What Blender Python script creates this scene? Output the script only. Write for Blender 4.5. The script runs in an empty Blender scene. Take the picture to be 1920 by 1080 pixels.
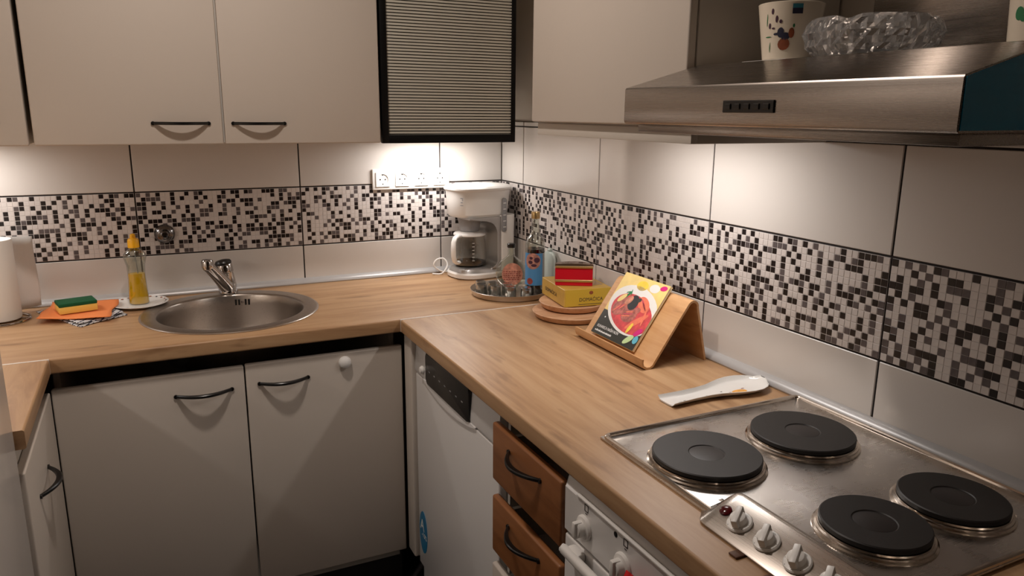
import bpy, bmesh, math, random
from mathutils import Matrix, Vector

# ------------------------------------------------------------------ camera, world, light level
scene = bpy.context.scene
COL = scene.collection
cam_data = bpy.data.cameras.new('camera')
cam = bpy.data.objects.new('camera', cam_data)
COL.objects.link(cam)
cam_data.sensor_width = 36.0
cam_data.lens = 36.0 * 1409.7 / 1920.0
cam_data.clip_start = 0.02
RV = Vector((0.89996673, -0.43586456, 0.00905438))
UV = Vector((0.09136674, 0.20887899, 0.97366405))
BV = Vector((-0.42627692, -0.87543798, 0.22780766))
cm = Matrix((RV, UV, BV)).transposed().to_4x4()
cm.translation = Vector((-1.2547, -2.6778, 1.5016))
cam.matrix_world = cm
scene.camera = cam

world = bpy.data.worlds.new('room_ambient')
scene.world = world
world.use_nodes = True
world.node_tree.nodes['Background'].inputs[0].default_value = (0.9, 0.75, 0.6, 1)
world.node_tree.nodes['Background'].inputs[1].default_value = 0.0

vs = scene.view_settings
vs.view_transform = 'Standard'
vs.look = 'None'
vs.gamma = 1.0
vs.use_curve_mapping = False
vs.exposure = 0.0

LAMP_WATTS = 10.5           # ceiling lamp
STRIP_BACK = 2.1           # strip lamp under the glazed wall cabinet
STRIP_RIGHT = 2.1          # strip lamp under the cabinet beside the hood
STRIP_LEFT = 1.4           # strip lamp above the paper towel
STRIP_SIDE = 2.0           # strip lamp over the left worktop
WARM = (1.0, 0.88, 0.795)
NEUTRAL = (1.0, 0.955, 0.93)

# ------------------------------------------------------------------ helpers
random.seed(11)

def lin(c):
    c = c / 255.0
    return c / 12.92 if c <= 0.04045 else ((c + 0.055) / 1.055) ** 2.4

def rgb(r, g, b):
    return (lin(r), lin(g), lin(b), 1.0)

def new_mat(name):
    m = bpy.data.materials.new(name)
    m.use_nodes = True
    nt = m.node_tree
    return m, nt, nt.nodes['Principled BSDF']

def plain(name, c, rough=0.5, metal=0.0, spec=0.5, bump=0.0, bscale=200.0, var=0.0, vscale=6.0, coat=0.0, emit=0.0):
    m, nt, b = new_mat(name)
    col = rgb(*c)
    b.inputs['Base Color'].default_value = col
    b.inputs['Roughness'].default_value = rough
    b.inputs['Metallic'].default_value = metal
    b.inputs['Specular IOR Level'].default_value = spec
    b.inputs['Coat Weight'].default_value = coat
    if emit:
        b.inputs['Emission Color'].default_value = col
        b.inputs['Emission Strength'].default_value = emit
    tc = nt.nodes.new('ShaderNodeTexCoord')
    if bump:
        n = nt.nodes.new('ShaderNodeTexNoise')
        n.inputs['Scale'].default_value = bscale
        n.inputs['Detail'].default_value = 4
        bp = nt.nodes.new('ShaderNodeBump')
        bp.inputs['Strength'].default_value = bump
        bp.inputs['Distance'].default_value = 0.001
        nt.links.new(tc.outputs['Object'], n.inputs['Vector'])
        nt.links.new(n.outputs['Fac'], bp.inputs['Height'])
        nt.links.new(bp.outputs['Normal'], b.inputs['Normal'])
    if var:
        n = nt.nodes.new('ShaderNodeTexNoise')
        n.inputs['Scale'].default_value = vscale
        n.inputs['Detail'].default_value = 5
        r = nt.nodes.new('ShaderNodeValToRGB')
        r.color_ramp.elements[0].position = 0.3
        r.color_ramp.elements[1].position = 0.7
        r.color_ramp.elements[0].color = [x * (1 - var) for x in col[:3]] + [1]
        r.color_ramp.elements[1].color = [min(1, x * (1 + var)) for x in col[:3]] + [1]
        nt.links.new(tc.outputs['Object'], n.inputs['Vector'])
        nt.links.new(n.outputs['Fac'], r.inputs['Fac'])
        nt.links.new(r.outputs['Color'], b.inputs['Base Color'])
    return m

def wood(name, dark, mid, light, axis='x', rough=0.42, scale=1.0, bump=0.08):
    m, nt, b = new_mat(name)
    tc = nt.nodes.new('ShaderNodeTexCoord')
    mp = nt.nodes.new('ShaderNodeMapping')
    s = {'x': (1.2, 14, 14), 'y': (14, 1.2, 14), 'z': (14, 14, 1.2)}[axis]
    mp.inputs['Scale'].default_value = [v * scale for v in s]
    nt.links.new(tc.outputs['Object'], mp.inputs['Vector'])
    n1 = nt.nodes.new('ShaderNodeTexNoise')
    n1.inputs['Scale'].default_value = 1.6
    n1.inputs['Detail'].default_value = 8
    n1.inputs['Roughness'].default_value = 0.62
    n1.inputs['Distortion'].default_value = 0.6
    nt.links.new(mp.outputs['Vector'], n1.inputs['Vector'])
    ramp = nt.nodes.new('ShaderNodeValToRGB')
    cr = ramp.color_ramp
    cr.elements[0].position = 0.26
    cr.elements[0].color = rgb(*dark)
    cr.elements[1].position = 0.70
    cr.elements[1].color = rgb(*light)
    e = cr.elements.new(0.46)
    e.color = rgb(*mid)
    nt.links.new(n1.outputs['Fac'], ramp.inputs['Fac'])
    # scattered small knots / dark flecks
    mp2 = nt.nodes.new('ShaderNodeMapping')
    s2 = {'x': (6, 26, 26), 'y': (26, 6, 26), 'z': (26, 26, 6)}[axis]
    mp2.inputs['Scale'].default_value = [v * scale for v in s2]
    nt.links.new(tc.outputs['Object'], mp2.inputs['Vector'])
    n2 = nt.nodes.new('ShaderNodeTexNoise')
    n2.inputs['Scale'].default_value = 1.0
    n2.inputs['Detail'].default_value = 3
    nt.links.new(mp2.outputs['Vector'], n2.inputs['Vector'])
    r2 = nt.nodes.new('ShaderNodeValToRGB')
    r2.color_ramp.elements[0].position = 0.60
    r2.color_ramp.elements[0].color = (0, 0, 0, 1)
    r2.color_ramp.elements[1].position = 0.82
    r2.color_ramp.elements[1].color = (1, 1, 1, 1)
    nt.links.new(n2.outputs['Fac'], r2.inputs['Fac'])
    mx = nt.nodes.new('ShaderNodeMixRGB')
    mx.inputs['Color2'].default_value = [v * 0.75 for v in rgb(*dark)[:3]] + [1]
    nt.links.new(r2.outputs['Color'], mx.inputs['Fac'])
    nt.links.new(ramp.outputs['Color'], mx.inputs['Color1'])
    nt.links.new(mx.outputs['Color'], b.inputs['Base Color'])
    b.inputs['Roughness'].default_value = rough
    bp = nt.nodes.new('ShaderNodeBump')
    bp.inputs['Strength'].default_value = bump
    bp.inputs['Distance'].default_value = 0.001
    nt.links.new(n1.outputs['Fac'], bp.inputs['Height'])
    nt.links.new(bp.outputs['Normal'], b.inputs['Normal'])
    return m

def brushed(name, c, rough=0.3, axis='y', amt=0.12, smudge=0.0):
    m, nt, b = new_mat(name)
    b.inputs['Base Color'].default_value = rgb(*c)
    b.inputs['Metallic'].default_value = 1.0
    tc = nt.nodes.new('ShaderNodeTexCoord')
    mp = nt.nodes.new('ShaderNodeMapping')
    mp.inputs['Scale'].default_value = {'x': (3, 900, 900), 'y': (900, 3, 900), 'z': (900, 900, 3), 'r': (60, 60, 60)}[axis]
    nt.links.new(tc.outputs['Object'], mp.inputs['Vector'])
    n = nt.nodes.new('ShaderNodeTexNoise')
    n.inputs['Scale'].default_value = 1.0
    n.inputs['Detail'].default_value = 3
    nt.links.new(mp.outputs['Vector'], n.inputs['Vector'])
    mr = nt.nodes.new('ShaderNodeMapRange')
    mr.inputs['To Min'].default_value = max(0.02, rough - amt)
    mr.inputs['To Max'].default_value = rough + amt
    nt.links.new(n.outputs['Fac'], mr.inputs['Value'])
    out = mr.outputs['Result']
    if smudge:
        n2 = nt.nodes.new('ShaderNodeTexNoise')
        n2.inputs['Scale'].default_value = 22
        n2.inputs['Detail'].default_value = 4
        nt.links.new(tc.outputs['Object'], n2.inputs['Vector'])
        mr2 = nt.nodes.new('ShaderNodeMapRange')
        mr2.inputs['From Min'].default_value = 0.42
        mr2.inputs['From Max'].default_value = 0.62
        mr2.inputs['To Min'].default_value = 0.0
        mr2.inputs['To Max'].default_value = smudge
        nt.links.new(n2.outputs['Fac'], mr2.inputs['Value'])
        ad = nt.nodes.new('ShaderNodeMath')
        ad.operation = 'ADD'
        nt.links.new(out, ad.inputs[0])
        nt.links.new(mr2.outputs['Result'], ad.inputs[1])
        out = ad.outputs[0]
    nt.links.new(out, b.inputs['Roughness'])
    return m

def glass(name, c=(255, 255, 255), rough=0.0, ior=1.5):
    m, nt, b = new_mat(name)
    b.inputs['Base Color'].default_value = rgb(*c)
    b.inputs['Roughness'].default_value = rough
    b.inputs['IOR'].default_value = ior
    b.inputs['Transmission Weight'].default_value = 1.0
    return m

def thin_glass(name, tint=(240, 245, 240), gloss=0.6, base=0.06):
    m = bpy.data.materials.new(name)
    m.use_nodes = True
    nt = m.node_tree
    nt.nodes.clear()
    o = nt.nodes.new('ShaderNodeOutputMaterial')
    t = nt.nodes.new('ShaderNodeBsdfTransparent')
    t.inputs['Color'].default_value = rgb(*tint)
    g = nt.nodes.new('ShaderNodeBsdfGlossy')
    g.inputs['Roughness'].default_value = 0.03
    lw = nt.nodes.new('ShaderNodeLayerWeight')
    lw.inputs['Blend'].default_value = 0.35
    mu = nt.nodes.new('ShaderNodeMath')
    mu.operation = 'MULTIPLY_ADD'
    mu.inputs[1].default_value = gloss
    mu.inputs[2].default_value = base
    nt.links.new(lw.outputs['Facing'], mu.inputs[0])
    mx = nt.nodes.new('ShaderNodeMixShader')
    nt.links.new(mu.outputs[0], mx.inputs['Fac'])
    nt.links.new(t.outputs[0], mx.inputs[1])
    nt.links.new(g.outputs[0], mx.inputs[2])
    nt.links.new(mx.outputs[0], o.inputs['Surface'])
    return m

def striped_glass(name, pitch):
    m, nt, b = new_mat(name)
    tc = nt.nodes.new('ShaderNodeTexCoord')
    sp = nt.nodes.new('ShaderNodeSeparateXYZ')
    nt.links.new(tc.outputs['Object'], sp.inputs[0])
    d = nt.nodes.new('ShaderNodeMath')
    d.operation = 'DIVIDE'
    d.inputs[1].default_value = pitch
    nt.links.new(sp.outputs['Z'], d.inputs[0])
    fr = nt.nodes.new('ShaderNodeMath')
    fr.operation = 'FRACT'
    nt.links.new(d.outputs[0], fr.inputs[0])
    mr = nt.nodes.new('ShaderNodeValToRGB')
    mr.color_ramp.elements[0].position = 0.58
    mr.color_ramp.elements[0].color = (1, 1, 1, 1)
    mr.color_ramp.elements[1].position = 0.72
    mr.color_ramp.elements[1].color = (0, 0, 0, 1)
    nt.links.new(fr.outputs[0], mr.inputs['Fac'])
    b.inputs['Base Color'].default_value = rgb(206, 203, 190)
    b.inputs['Roughness'].default_value = 0.5
    t = nt.nodes.new('ShaderNodeBsdfTransparent')
    t.inputs['Color'].default_value = (0.55, 0.54, 0.50, 1)
    g = nt.nodes.new('ShaderNodeBsdfGlossy')
    g.inputs['Roughness'].default_value = 0.08
    mg = nt.nodes.new('ShaderNodeMixShader')
    mg.inputs['Fac'].default_value = 0.05
    nt.links.new(t.outputs[0], mg.inputs[1])
    nt.links.new(g.outputs[0], mg.inputs[2])
    mx = nt.nodes.new('ShaderNodeMixShader')
    nt.links.new(mr.outputs['Color'], mx.inputs['Fac'])
    nt.links.new(mg.outputs[0], mx.inputs[1])
    nt.links.new(b.outputs[0], mx.inputs[2])
    nt.links.new(mx.outputs[0], nt.nodes['Material Output'].inputs['Surface'])
    return m

def check_cloth(name):
    m, nt, b = new_mat(name)
    tc = nt.nodes.new('ShaderNodeTexCoord')
    mp = nt.nodes.new('ShaderNodeMapping')
    mp.inputs['Rotation'].default_value = (0, 0, 0.35)
    nt.links.new(tc.outputs['Object'], mp.inputs['Vector'])
    sp = nt.nodes.new('ShaderNodeSeparateXYZ')
    nt.links.new(mp.outputs['Vector'], sp.inputs[0])
    outs = []
    for ax, per in (('X', 0.022), ('Y', 0.016)):
        d = nt.nodes.new('ShaderNodeMath'); d.operation = 'DIVIDE'; d.inputs[1].default_value = per
        nt.links.new(sp.outputs[ax], d.inputs[0])
        f = nt.nodes.new('ShaderNodeMath'); f.operation = 'FRACT'
        nt.links.new(d.outputs[0], f.inputs[0])
        g = nt.nodes.new('ShaderNodeMath'); g.operation = 'LESS_THAN'; g.inputs[1].default_value = 0.22
        nt.links.new(f.outputs[0], g.inputs[0])
        outs.append(g.outputs[0])
    mxm = nt.nodes.new('ShaderNodeMath'); mxm.operation = 'MAXIMUM'
    nt.links.new(outs[0], mxm.inputs[0]); nt.links.new(outs[1], mxm.inputs[1])
    mx = nt.nodes.new('ShaderNodeMixRGB')
    mx.inputs['Color1'].default_value = rgb(222, 220, 218)
    mx.inputs['Color2'].default_value = rgb(60, 62, 78)
    nt.links.new(mxm.outputs[0], mx.inputs['Fac'])
    nt.links.new(mx.outputs['Color'], b.inputs['Base Color'])
    b.inputs['Roughness'].default_value = 0.9
    return m

def root_matrix(o):
    while o.parent:
        o = o.parent
    if o.type == 'EMPTY':
        return Matrix.Translation(o.location) @ Matrix.Rotation(o.rotation_euler.z, 4, 'Z')
    return Matrix.Identity(4)

class G:
    """collects shapes into one mesh"""
    def __init__(self):
        self.bm = bmesh.new()

    def box(self, x0, x1, y0, y1, z0, z1, bev=0.0, seg=2, M=None, mi=0):
        if x1 < x0: x0, x1 = x1, x0
        if y1 < y0: y0, y1 = y1, y0
        if z1 < z0: z0, z1 = z1, z0
        r = bmesh.ops.create_cube(self.bm, size=1.0)
        vv = r['verts']
        for v in vv:
            v.co = Vector(((x0 + x1) / 2 + v.co.x * (x1 - x0), (y0 + y1) / 2 + v.co.y * (y1 - y0), (z0 + z1) / 2 + v.co.z * (z1 - z0)))
        faces = set(f for v in vv for f in v.link_faces)
        if bev > 0:
            es = list(set(e for v in vv for e in v.link_edges))
            rr = bmesh.ops.bevel(self.bm, geom=es, offset=bev, segments=seg, affect='EDGES', profile=0.5)
            vv = list(set(v for f in rr['faces'] for v in f.verts) | set(v for v in vv if v.is_valid))
            faces = set(f for v in vv for f in v.link_faces)
        if M is not None:
            for v in set(vv):
                v.co = M @ v.co
        for f in faces:
            f.material_index = mi
        return self

    def poly(self, pts, mi=0):
        f = self.bm.faces.new([self.bm.verts.new(Vector(p)) for p in pts])
        f.material_index = mi
        return self

    def lathe(self, prof, seg=32, M=None, sx=1.0, sy=1.0, mi=0, rad=None):
        """prof: (r, z) pairs from start to end, about z"""
        rings = []
        for k, (r, z) in enumerate(prof):
            if r <= 1e-6:
                rings.append([self.bm.verts.new((0, 0, z))])
            else:
                ring = []
                for i in range(seg):
                    a = 2 * math.pi * i / seg
                    q = r * (rad(i, k) if rad else 1.0)
                    ring.append(self.bm.verts.new((q * math.cos(a) * sx, q * math.sin(a) * sy, z)))
                rings.append(ring)
        for a, b in zip(rings[:-1], rings[1:]):
            if len(a) == 1 and len(b) == 1:
                continue
            for i in range(seg):
                j = (i + 1) % seg
                if len(a) == 1:
                    f = self.bm.faces.new((a[0], b[j], b[i]))
                elif len(b) == 1:
                    f = self.bm.faces.new((a[i], a[j], b[0]))
                else:
                    f = self.bm.faces.new((a[i], a[j], b[j], b[i]))
                f.material_index = mi
        if M is not None:
            for ring in rings:
                for v in ring:
                    v.co = M @ v.co
        return self

    def loft(self, rings, cap=True, closed=True, mi=0):
        rv = [[self.bm.verts.new(Vector(p)) for p in ring] for ring in rings]
        n = len(rv[0])
        for a, b in zip(rv[:-1], rv[1:]):
            for i in range(n if closed else n - 1):
                j = (i + 1) % n
                self.bm.faces.new((a[i], a[j], b[j], b[i])).material_index = mi
        if cap and closed:
            self.bm.faces.new(list(reversed(rv[0]))).material_index = mi
            self.bm.faces.new(rv[-1]).material_index = mi
        return self

    def tube(self, pts, r=0.004, seg=10, cap=True, closed=False, mi=0):
        pts = [Vector(p) for p in pts]
        n = len(pts)
        rs = r if isinstance(r, (list, tuple)) else [r] * n
        rings = []
        up = Vector((0, 0, 1))
        prev = None
        for i, p in enumerate(pts):
            if closed:
                t = (pts[(i + 1) % n] - pts[i - 1]).normalized()
            else:
                t = (pts[min(i + 1, n - 1)] - pts[max(i - 1, 0)]).normalized()
            if prev is None:
                ref = up if abs(t.z) < 0.9 else Vector((1, 0, 0))
                a = t.cross(ref).normalized()
            else:
                a = (prev - t * prev.dot(t)).normalized()
            prev = a
            b = t.cross(a)
            rings.append([p + (a * math.cos(2 * math.pi * k / seg) + b * math.sin(2 * math.pi * k / seg)) * rs[i] for k in range(seg)])
        if closed:
            rings.append(rings[0])
        return self.loft(rings, cap=(cap and not closed), mi=mi)

    def prism(self, pts, axis, c0, c1, bev=0.0, seg=2, mi=0, M=None):
        """closed outline: for axis x pts are (y,z); axis y (x,z); axis z (x,y)"""
        def mk(p, c):
            return {'x': (c, p[0], p[1]), 'y': (p[0], c, p[1]), 'z': (p[0], p[1], c)}[axis]
        a = [self.bm.verts.new(mk(p, c0)) for p in pts]
        b = [self.bm.verts.new(mk(p, c1)) for p in pts]
        n = len(pts)
        fs = [self.bm.faces.new(list(reversed(a))), self.bm.faces.new(b)]
        for i in range(n):
            j = (i + 1) % n
            fs.append(self.bm.faces.new((a[i], a[j], b[j], b[i])))
        allv = set(a + b)
        if bev:
            es = set()
            for ff in fs[:2]:
                es |= set(ff.edges)
            rr = bmesh.ops.bevel(self.bm, geom=list(es), offset=bev, segments=seg, affect='EDGES', profile=0.5)
            allv = set(v for v in allv if v.is_valid) | set(v for f in rr['faces'] for v in f.verts)
        if M is not None:
            for v in allv:
                v.co = M @ v.co
        if mi:
            for v in allv:
                for f in v.link_faces:
                    f.material_index = mi
        return self

    def plate_hole(self, outer, inners, z0, z1):
        """flat plate (outline in xy) with holes, thickness z0..z1"""
        loops = [outer] + inners
        tops = []
        for z in (z1, z0):
            vl = [[self.bm.verts.new((p[0], p[1], z)) for p in lp] for lp in loops]
            es = []
            for lp in vl:
                for i in range(len(lp)):
                    es.append(self.bm.edges.new((lp[i], lp[(i + 1) % len(lp)])))
            bmesh.ops.triangle_fill(self.bm, use_beauty=True, use_dissolve=False, edges=es)
            tops.append(vl)
        for lt, lb in zip(*tops):
            n = len(lt)
            for i in range(n):
                j = (i + 1) % n
                self.bm.faces.new((lt[i], lb[i], lb[j], lt[j]))
        return self

    def disc_uv(self, fn, cu, cv, ru, rv, rings=4, seg=28, mi=0):
        c = self.bm.verts.new(Vector(fn(cu, cv)))
        prev = None
        for k in range(1, rings + 1):
            q = k / rings
            ring = [self.bm.verts.new(Vector(fn(cu + ru * q * math.cos(2 * math.pi * i / seg), cv + rv * q * math.sin(2 * math.pi * i / seg)))) for i in range(seg)]
            for i in range(seg):
                j = (i + 1) % seg
                if prev is None:
                    self.bm.faces.new((c, ring[i], ring[j])).material_index = mi
                else:
                    self.bm.faces.new((prev[i], ring[i], ring[j], prev[j])).material_index = mi
            prev = ring
        return self

    def rect_uv(self, fn, u0, u1, v0, v1, nu=12, nv=4, mi=0):
        g = [[self.bm.verts.new(Vector(fn(u0 + (u1 - u0) * i / nu, v0 + (v1 - v0) * j / nv))) for j in range(nv + 1)] for i in range(nu + 1)]
        for i in range(nu):
            for j in range(nv):
                self.bm.faces.new((g[i][j], g[i + 1][j], g[i + 1][j + 1], g[i][j + 1])).material_index = mi
        return self

    def mesh(self, name, mats, smooth=35.0, recalc=True):
        if recalc:
            bmesh.ops.recalc_face_normals(self.bm, faces=self.bm.faces[:])
        me = bpy.data.meshes.new(name)
        self.bm.to_mesh(me)
        self.bm.free()
        for m in (mats if isinstance(mats, (list, tuple)) else [mats]):
            me.materials.append(m)
        if smooth:
            me.polygons.foreach_set('use_smooth', [True] * len(me.polygons))
            me.set_sharp_from_angle(angle=math.radians(smooth))
        return me

    def build(self, name, mats, parent=None, smooth=35.0, world=True, label=None, recalc=True):
        if parent is not None and world:
            inv = root_matrix(parent).inverted()
            bmesh.ops.transform(self.bm, matrix=inv, verts=self.bm.verts[:])
        me = self.mesh(name, mats, smooth, recalc)
        o = bpy.data.objects.new(name, me)
        COL.objects.link(o)
        if parent is not None:
            o.parent = parent
        if label:
            o['label'] = label
        return o

def tag(o, label, cat, group=None):
    o['label'] = label
    o['category'] = cat
    if group:
        o['group'] = group
    return o

def thing(name, label, cat, loc=(0, 0, 0), rotz=0.0, group=None):
    o = bpy.data.objects.new(name, None)
    COL.objects.link(o)
    o.empty_display_size = 0.05
    o.location = loc
    o.rotation_euler = (0, 0, rotz)
    return tag(o, label, cat, group)

def struct(o):
    o['kind'] = 'structure'
    return o

def text_mesh(name, body, size, M, mat, parent, align='CENTER', bold=0.0, xs=1.0):
    cu = bpy.data.curves.new(name, 'FONT')
    cu.body = body
    cu.size = size
    cu.align_x = align
    cu.align_y = 'CENTER'
    cu.extrude = 0.00012
    cu.offset = bold
    cu.resolution_u = 3
    tmp = bpy.data.objects.new(name, cu)
    COL.objects.link(tmp)
    dg = bpy.context.evaluated_depsgraph_get()
    me = bpy.data.meshes.new_from_object(tmp.evaluated_get(dg))
    bpy.data.objects.remove(tmp)
    bpy.data.curves.remove(cu)
    me.name = name
    me.transform(Matrix.Diagonal((xs, 1, 1, 1)))
    inv = root_matrix(parent).inverted() if parent else Matrix.Identity(4)
    me.transform(inv @ M)
    me.materials.clear()
    me.materials.append(mat)
    o = bpy.data.objects.new(name, me)
    COL.objects.link(o)
    o.parent = parent
    return o

def frame(origin, xdir, ydir):
    x = Vector(xdir).normalized()
    y = Vector(ydir)
    y = (y - x * y.dot(x)).normalized()
    z = x.cross(y)
    M = Matrix((x, y, z)).transposed().to_4x4()
    M.translation = Vector(origin)
    return M

def circle(cx, cy, r, n, ph=0.0):
    return [(cx + r * math.cos(2 * math.pi * i / n + ph), cy + r * math.sin(2 * math.pi * i / n + ph)) for i in range(n)]

def rrect(x0, x1, y0, y1, r, n=5):
    pts = []
    for cx, cy, a0 in ((x1 - r, y1 - r, 0), (x0 + r, y1 - r, 90), (x0 + r, y0 + r, 180), (x1 - r, y0 + r, 270)):
        for k in range(n + 1):
            a = math.radians(a0 + 90 * k / n)
            pts.append((cx + r * math.cos(a), cy + r * math.sin(a)))
    return pts

# ------------------------------------------------------------------ materials
M_white = plain('white_laminate', (206, 196, 185), 0.38, bump=0.03, bscale=350)
M_upper = M_white
M_carc = plain('carcass_board', (205, 198, 188), 0.6)
M_plinth = plain('dark_grey_plinth', (52, 50, 50), 0.55)
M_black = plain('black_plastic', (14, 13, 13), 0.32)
M_blackframe = plain('black_frame_enamel', (4, 4, 5), 0.5, spec=0.25)
M_tile = plain('white_tile_glaze', (214, 208, 202), 0.22, spec=0.45, var=0.02, vscale=2.0)
M_grout = plain('dark_grout', (34, 27, 26), 0.85)
M_mgrout = plain('mosaic_grout', (210, 203, 199), 0.4)
M_cw = plain('mosaic_white', (214, 206, 201), 0.28, var=0.06, vscale=40)
M_cb = plain('mosaic_black', (27, 20, 20), 0.28, var=0.25, vscale=40)
M_cg = plain('mosaic_grey', (92, 84, 84), 0.28, var=0.2, vscale=40)
M_plaster = plain('plaster_paint', (205, 196, 184), 0.85, bump=0.35, bscale=90)
M_backwall = plain('bounce_cut_brown', (104, 90, 76), 0.85, bump=0.2, bscale=80)  # unseen wall's brown is chosen to cut bounce light and darken reflections
M_ceil = plain('ceiling_paint', (226, 222, 214), 0.9, bump=0.1, bscale=60)
M_floor = plain('dark_floor_tile', (44, 40, 40), 0.45, var=0.25, vscale=3)
M_oak_x = wood('oak_worktop_across', (146, 108, 76), (176, 138, 100), (194, 158, 120), 'x')
M_oak_y = wood('oak_worktop_along', (146, 108, 76), (176, 138, 100), (194, 158, 120), 'y')
M_cherry = wood('cherry_drawer', (116, 70, 38), (142, 90, 52), (160, 106, 64), 'y', rough=0.38, scale=0.8)
M_beech = wood('beech_plywood', (184, 134, 88), (200, 152, 104), (212, 168, 122), 'y', rough=0.45, scale=1.6)
M_plank = wood('pale_turned_wood', (176, 128, 92), (200, 154, 116), (214, 172, 136), 'x', rough=0.55, scale=2.0)
M_steel_y = brushed('brushed_steel_hood', (166, 158, 151), 0.27, 'y', 0.06)
M_steel_hob = brushed('steel_hob', (218, 214, 210), 0.27, 'x', 0.05, smudge=0.06)
M_console = brushed('steel_console', (182, 174, 166), 0.28, 'y', 0.04)
M_steel_x = brushed('brushed_steel_sink', (186, 178, 170), 0.30, 'x', 0.08)
M_valve = plain('dull_chrome', (120, 117, 116), 0.2, metal=1.0)
M_chrome = plain('chrome', (190, 186, 184), 0.08, metal=1.0)
M_ringsteel = plain('polished_ring', (205, 195, 184), 0.16, metal=1.0)
M_iron = plain('cast_iron', (27, 24, 23), 0.5, bump=0.12, bscale=500)
M_iron_mid = plain('cast_iron_centre', (30, 25, 25), 0.42)
M_alu = plain('grey_profile', (178, 176, 175), 0.32, metal=0.15)
M_strip = plain('joint_strip_metal', (236, 231, 224), 0.4, metal=0.1)
M_appl = plain('white_enamel', (226, 224, 222), 0.25)
M_plast = plain('white_plastic', (240, 238, 234), 0.35)
M_greyp = plain('grey_plastic', (150, 150, 152), 0.4)
M_silver = plain('silver_plastic', (190, 188, 186), 0.28, metal=0.8)
M_glass = glass('clear_glass')
M_thin = thin_glass('clear_thin_glass')
M_crystal = glass('cut_crystal')
M_crystal.node_tree.nodes['Principled BSDF'].inputs['Transmission Weight'].default_value = 0.86
M_jug = thin_glass('jug_glass', (225, 225, 222), 0.55)
M_bottle = thin_glass('bottle_glass', (232, 236, 230), 0.8, 0.09)
M_stripe = striped_glass('striped_pane', 0.00925)
M_blue = plain('blue_film', (4, 160, 214), 0.25)
M_sticker = plain('blue_sticker', (28, 120, 165), 0.4)
M_wht = plain('white_print', (235, 235, 232), 0.5)
M_ink = plain('dark_ink', (60, 52, 50), 0.6)
M_yellow = plain('yellow_card', (200, 162, 72), 0.4, var=0.08, vscale=30)
M_gold = plain('gold_foil', (206, 176, 124), 0.25, metal=0.9)
M_red = plain('red_card', (190, 14, 34), 0.25)
M_pink = plain('pink_red', (196, 70, 90), 0.35)
M_orange = plain('orange_cloth', (240, 140, 78), 0.9, bump=0.3, bscale=300)
M_spy = plain('yellow_sponge', (236, 196, 96), 0.95, bump=0.6, bscale=220)
M_spg = plain('green_scourer', (14, 84, 48), 0.95, bump=0.8, bscale=400)
M_check = check_cloth('checked_tea_towel')
M_paper = plain('kitchen_paper', (226, 222, 216), 0.95, bump=0.3, bscale=180)
M_card = plain('cardboard_core', (160, 130, 100), 0.9)
M_ceramic = plain('glazed_ceramic', (232, 230, 226), 0.15)
M_pale = plain('pale_green_ceramic', (196, 206, 200), 0.3)
M_cream = plain('cream_china', (236, 224, 204), 0.25)
M_soap = thin_glass('yellow_soap', (250, 200, 40), 0.1)
M_soapd = plain('yellow_liquid', (250, 196, 20), 0.2)
M_cap = plain('yellow_cap', (240, 176, 20), 0.4)
M_liq = plain('dark_liquor', (26, 12, 14), 0.12)
M_lblblue = plain('blue_label', (74, 136, 186), 0.5)
M_lblpink = plain('pink_label', (206, 140, 116), 0.6, var=0.3, vscale=90)
M_lblred = plain('red_brown_print', (150, 62, 52), 0.6, var=0.3, vscale=120)
M_navy = plain('navy_print', (36, 36, 62), 0.6)
M_purple = plain('plum_print', (70, 36, 56), 0.6)
M_brown = plain('brown_print', (146, 76, 44), 0.6, var=0.3, vscale=80)
M_green = plain('green_print', (30, 120, 70), 0.6)
M_leaf = plain('pale_leaf_print', (190, 214, 156), 0.5)
M_magenta = plain('magenta_print', (206, 30, 120), 0.5)
M_cyan = plain('cyan_print', (96, 178, 200), 0.5)
M_soup = plain('soup_print', (206, 70, 74), 0.45, var=0.25, vscale=60)
M_meat = plain('stew_print', (170, 96, 86), 0.45, var=0.45, vscale=110)
M_salmon = plain('salmon_print', (232, 120, 90), 0.45, var=0.15, vscale=80)
M_lemon = plain('lemon_print', (240, 206, 70), 0.45, var=0.1, vscale=50)
M_coverdark = plain('dark_cover_print', (44, 44, 38), 0.4)
M_pages = plain('page_edges', (225, 215, 200), 0.8)
M_covertop = plain('pale_yellow_cover', (234, 206, 130), 0.4, var=0.1, vscale=25)
M_redcloth = plain('red_cotton', (200, 22, 26), 0.9, bump=0.4, bscale=300)
M_redlens = plain('dark_red_lens', (80, 8, 16), 0.15)
M_bulb = plain('lamp_diffuser', (255, 236, 205), 0.4, emit=2.0)
M_tube = plain('strip_lamp_diffuser', (255, 240, 220), 0.4, emit=5.0)
M_rubber = plain('brown_clip', (96, 62, 42), 0.6)

# ------------------------------------------------------------------ room shell
XL, YF, ZC = -2.13, -3.7, 2.52
ZT = 0.90           # worktop height
Z1, Z2, Z3 = 1.037, 1.242, 1.451      # tile course joints
TW = 0.5167

def shell(name, mat, *b):
    g = G(); g.box(*b)
    return struct(g.build(name, mat, None, smooth=0))

shell('floor', M_floor, XL - 0.1, 0.1, YF - 0.1, 0.1, -0.1, 0.0)
shell('ceiling', M_ceil, XL - 0.1, 0.1, YF - 0.1, 0.1, ZC, ZC + 0.1)
wall_back = shell('wall_back', M_plaster, XL - 0.1, 0.1, 0.008, 0.1, 0, ZC)
wall_right = shell('wall_right', M_plaster, 0.008, 0.1, YF - 0.1, 0.008, 0, ZC)
shell('wall_left', M_plaster, XL - 0.1, XL, YF, 0.008, 0, ZC)
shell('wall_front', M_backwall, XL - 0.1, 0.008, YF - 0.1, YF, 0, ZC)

JW = 0.0022          # half joint width
COLS, ROWS = 36, 14

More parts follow.
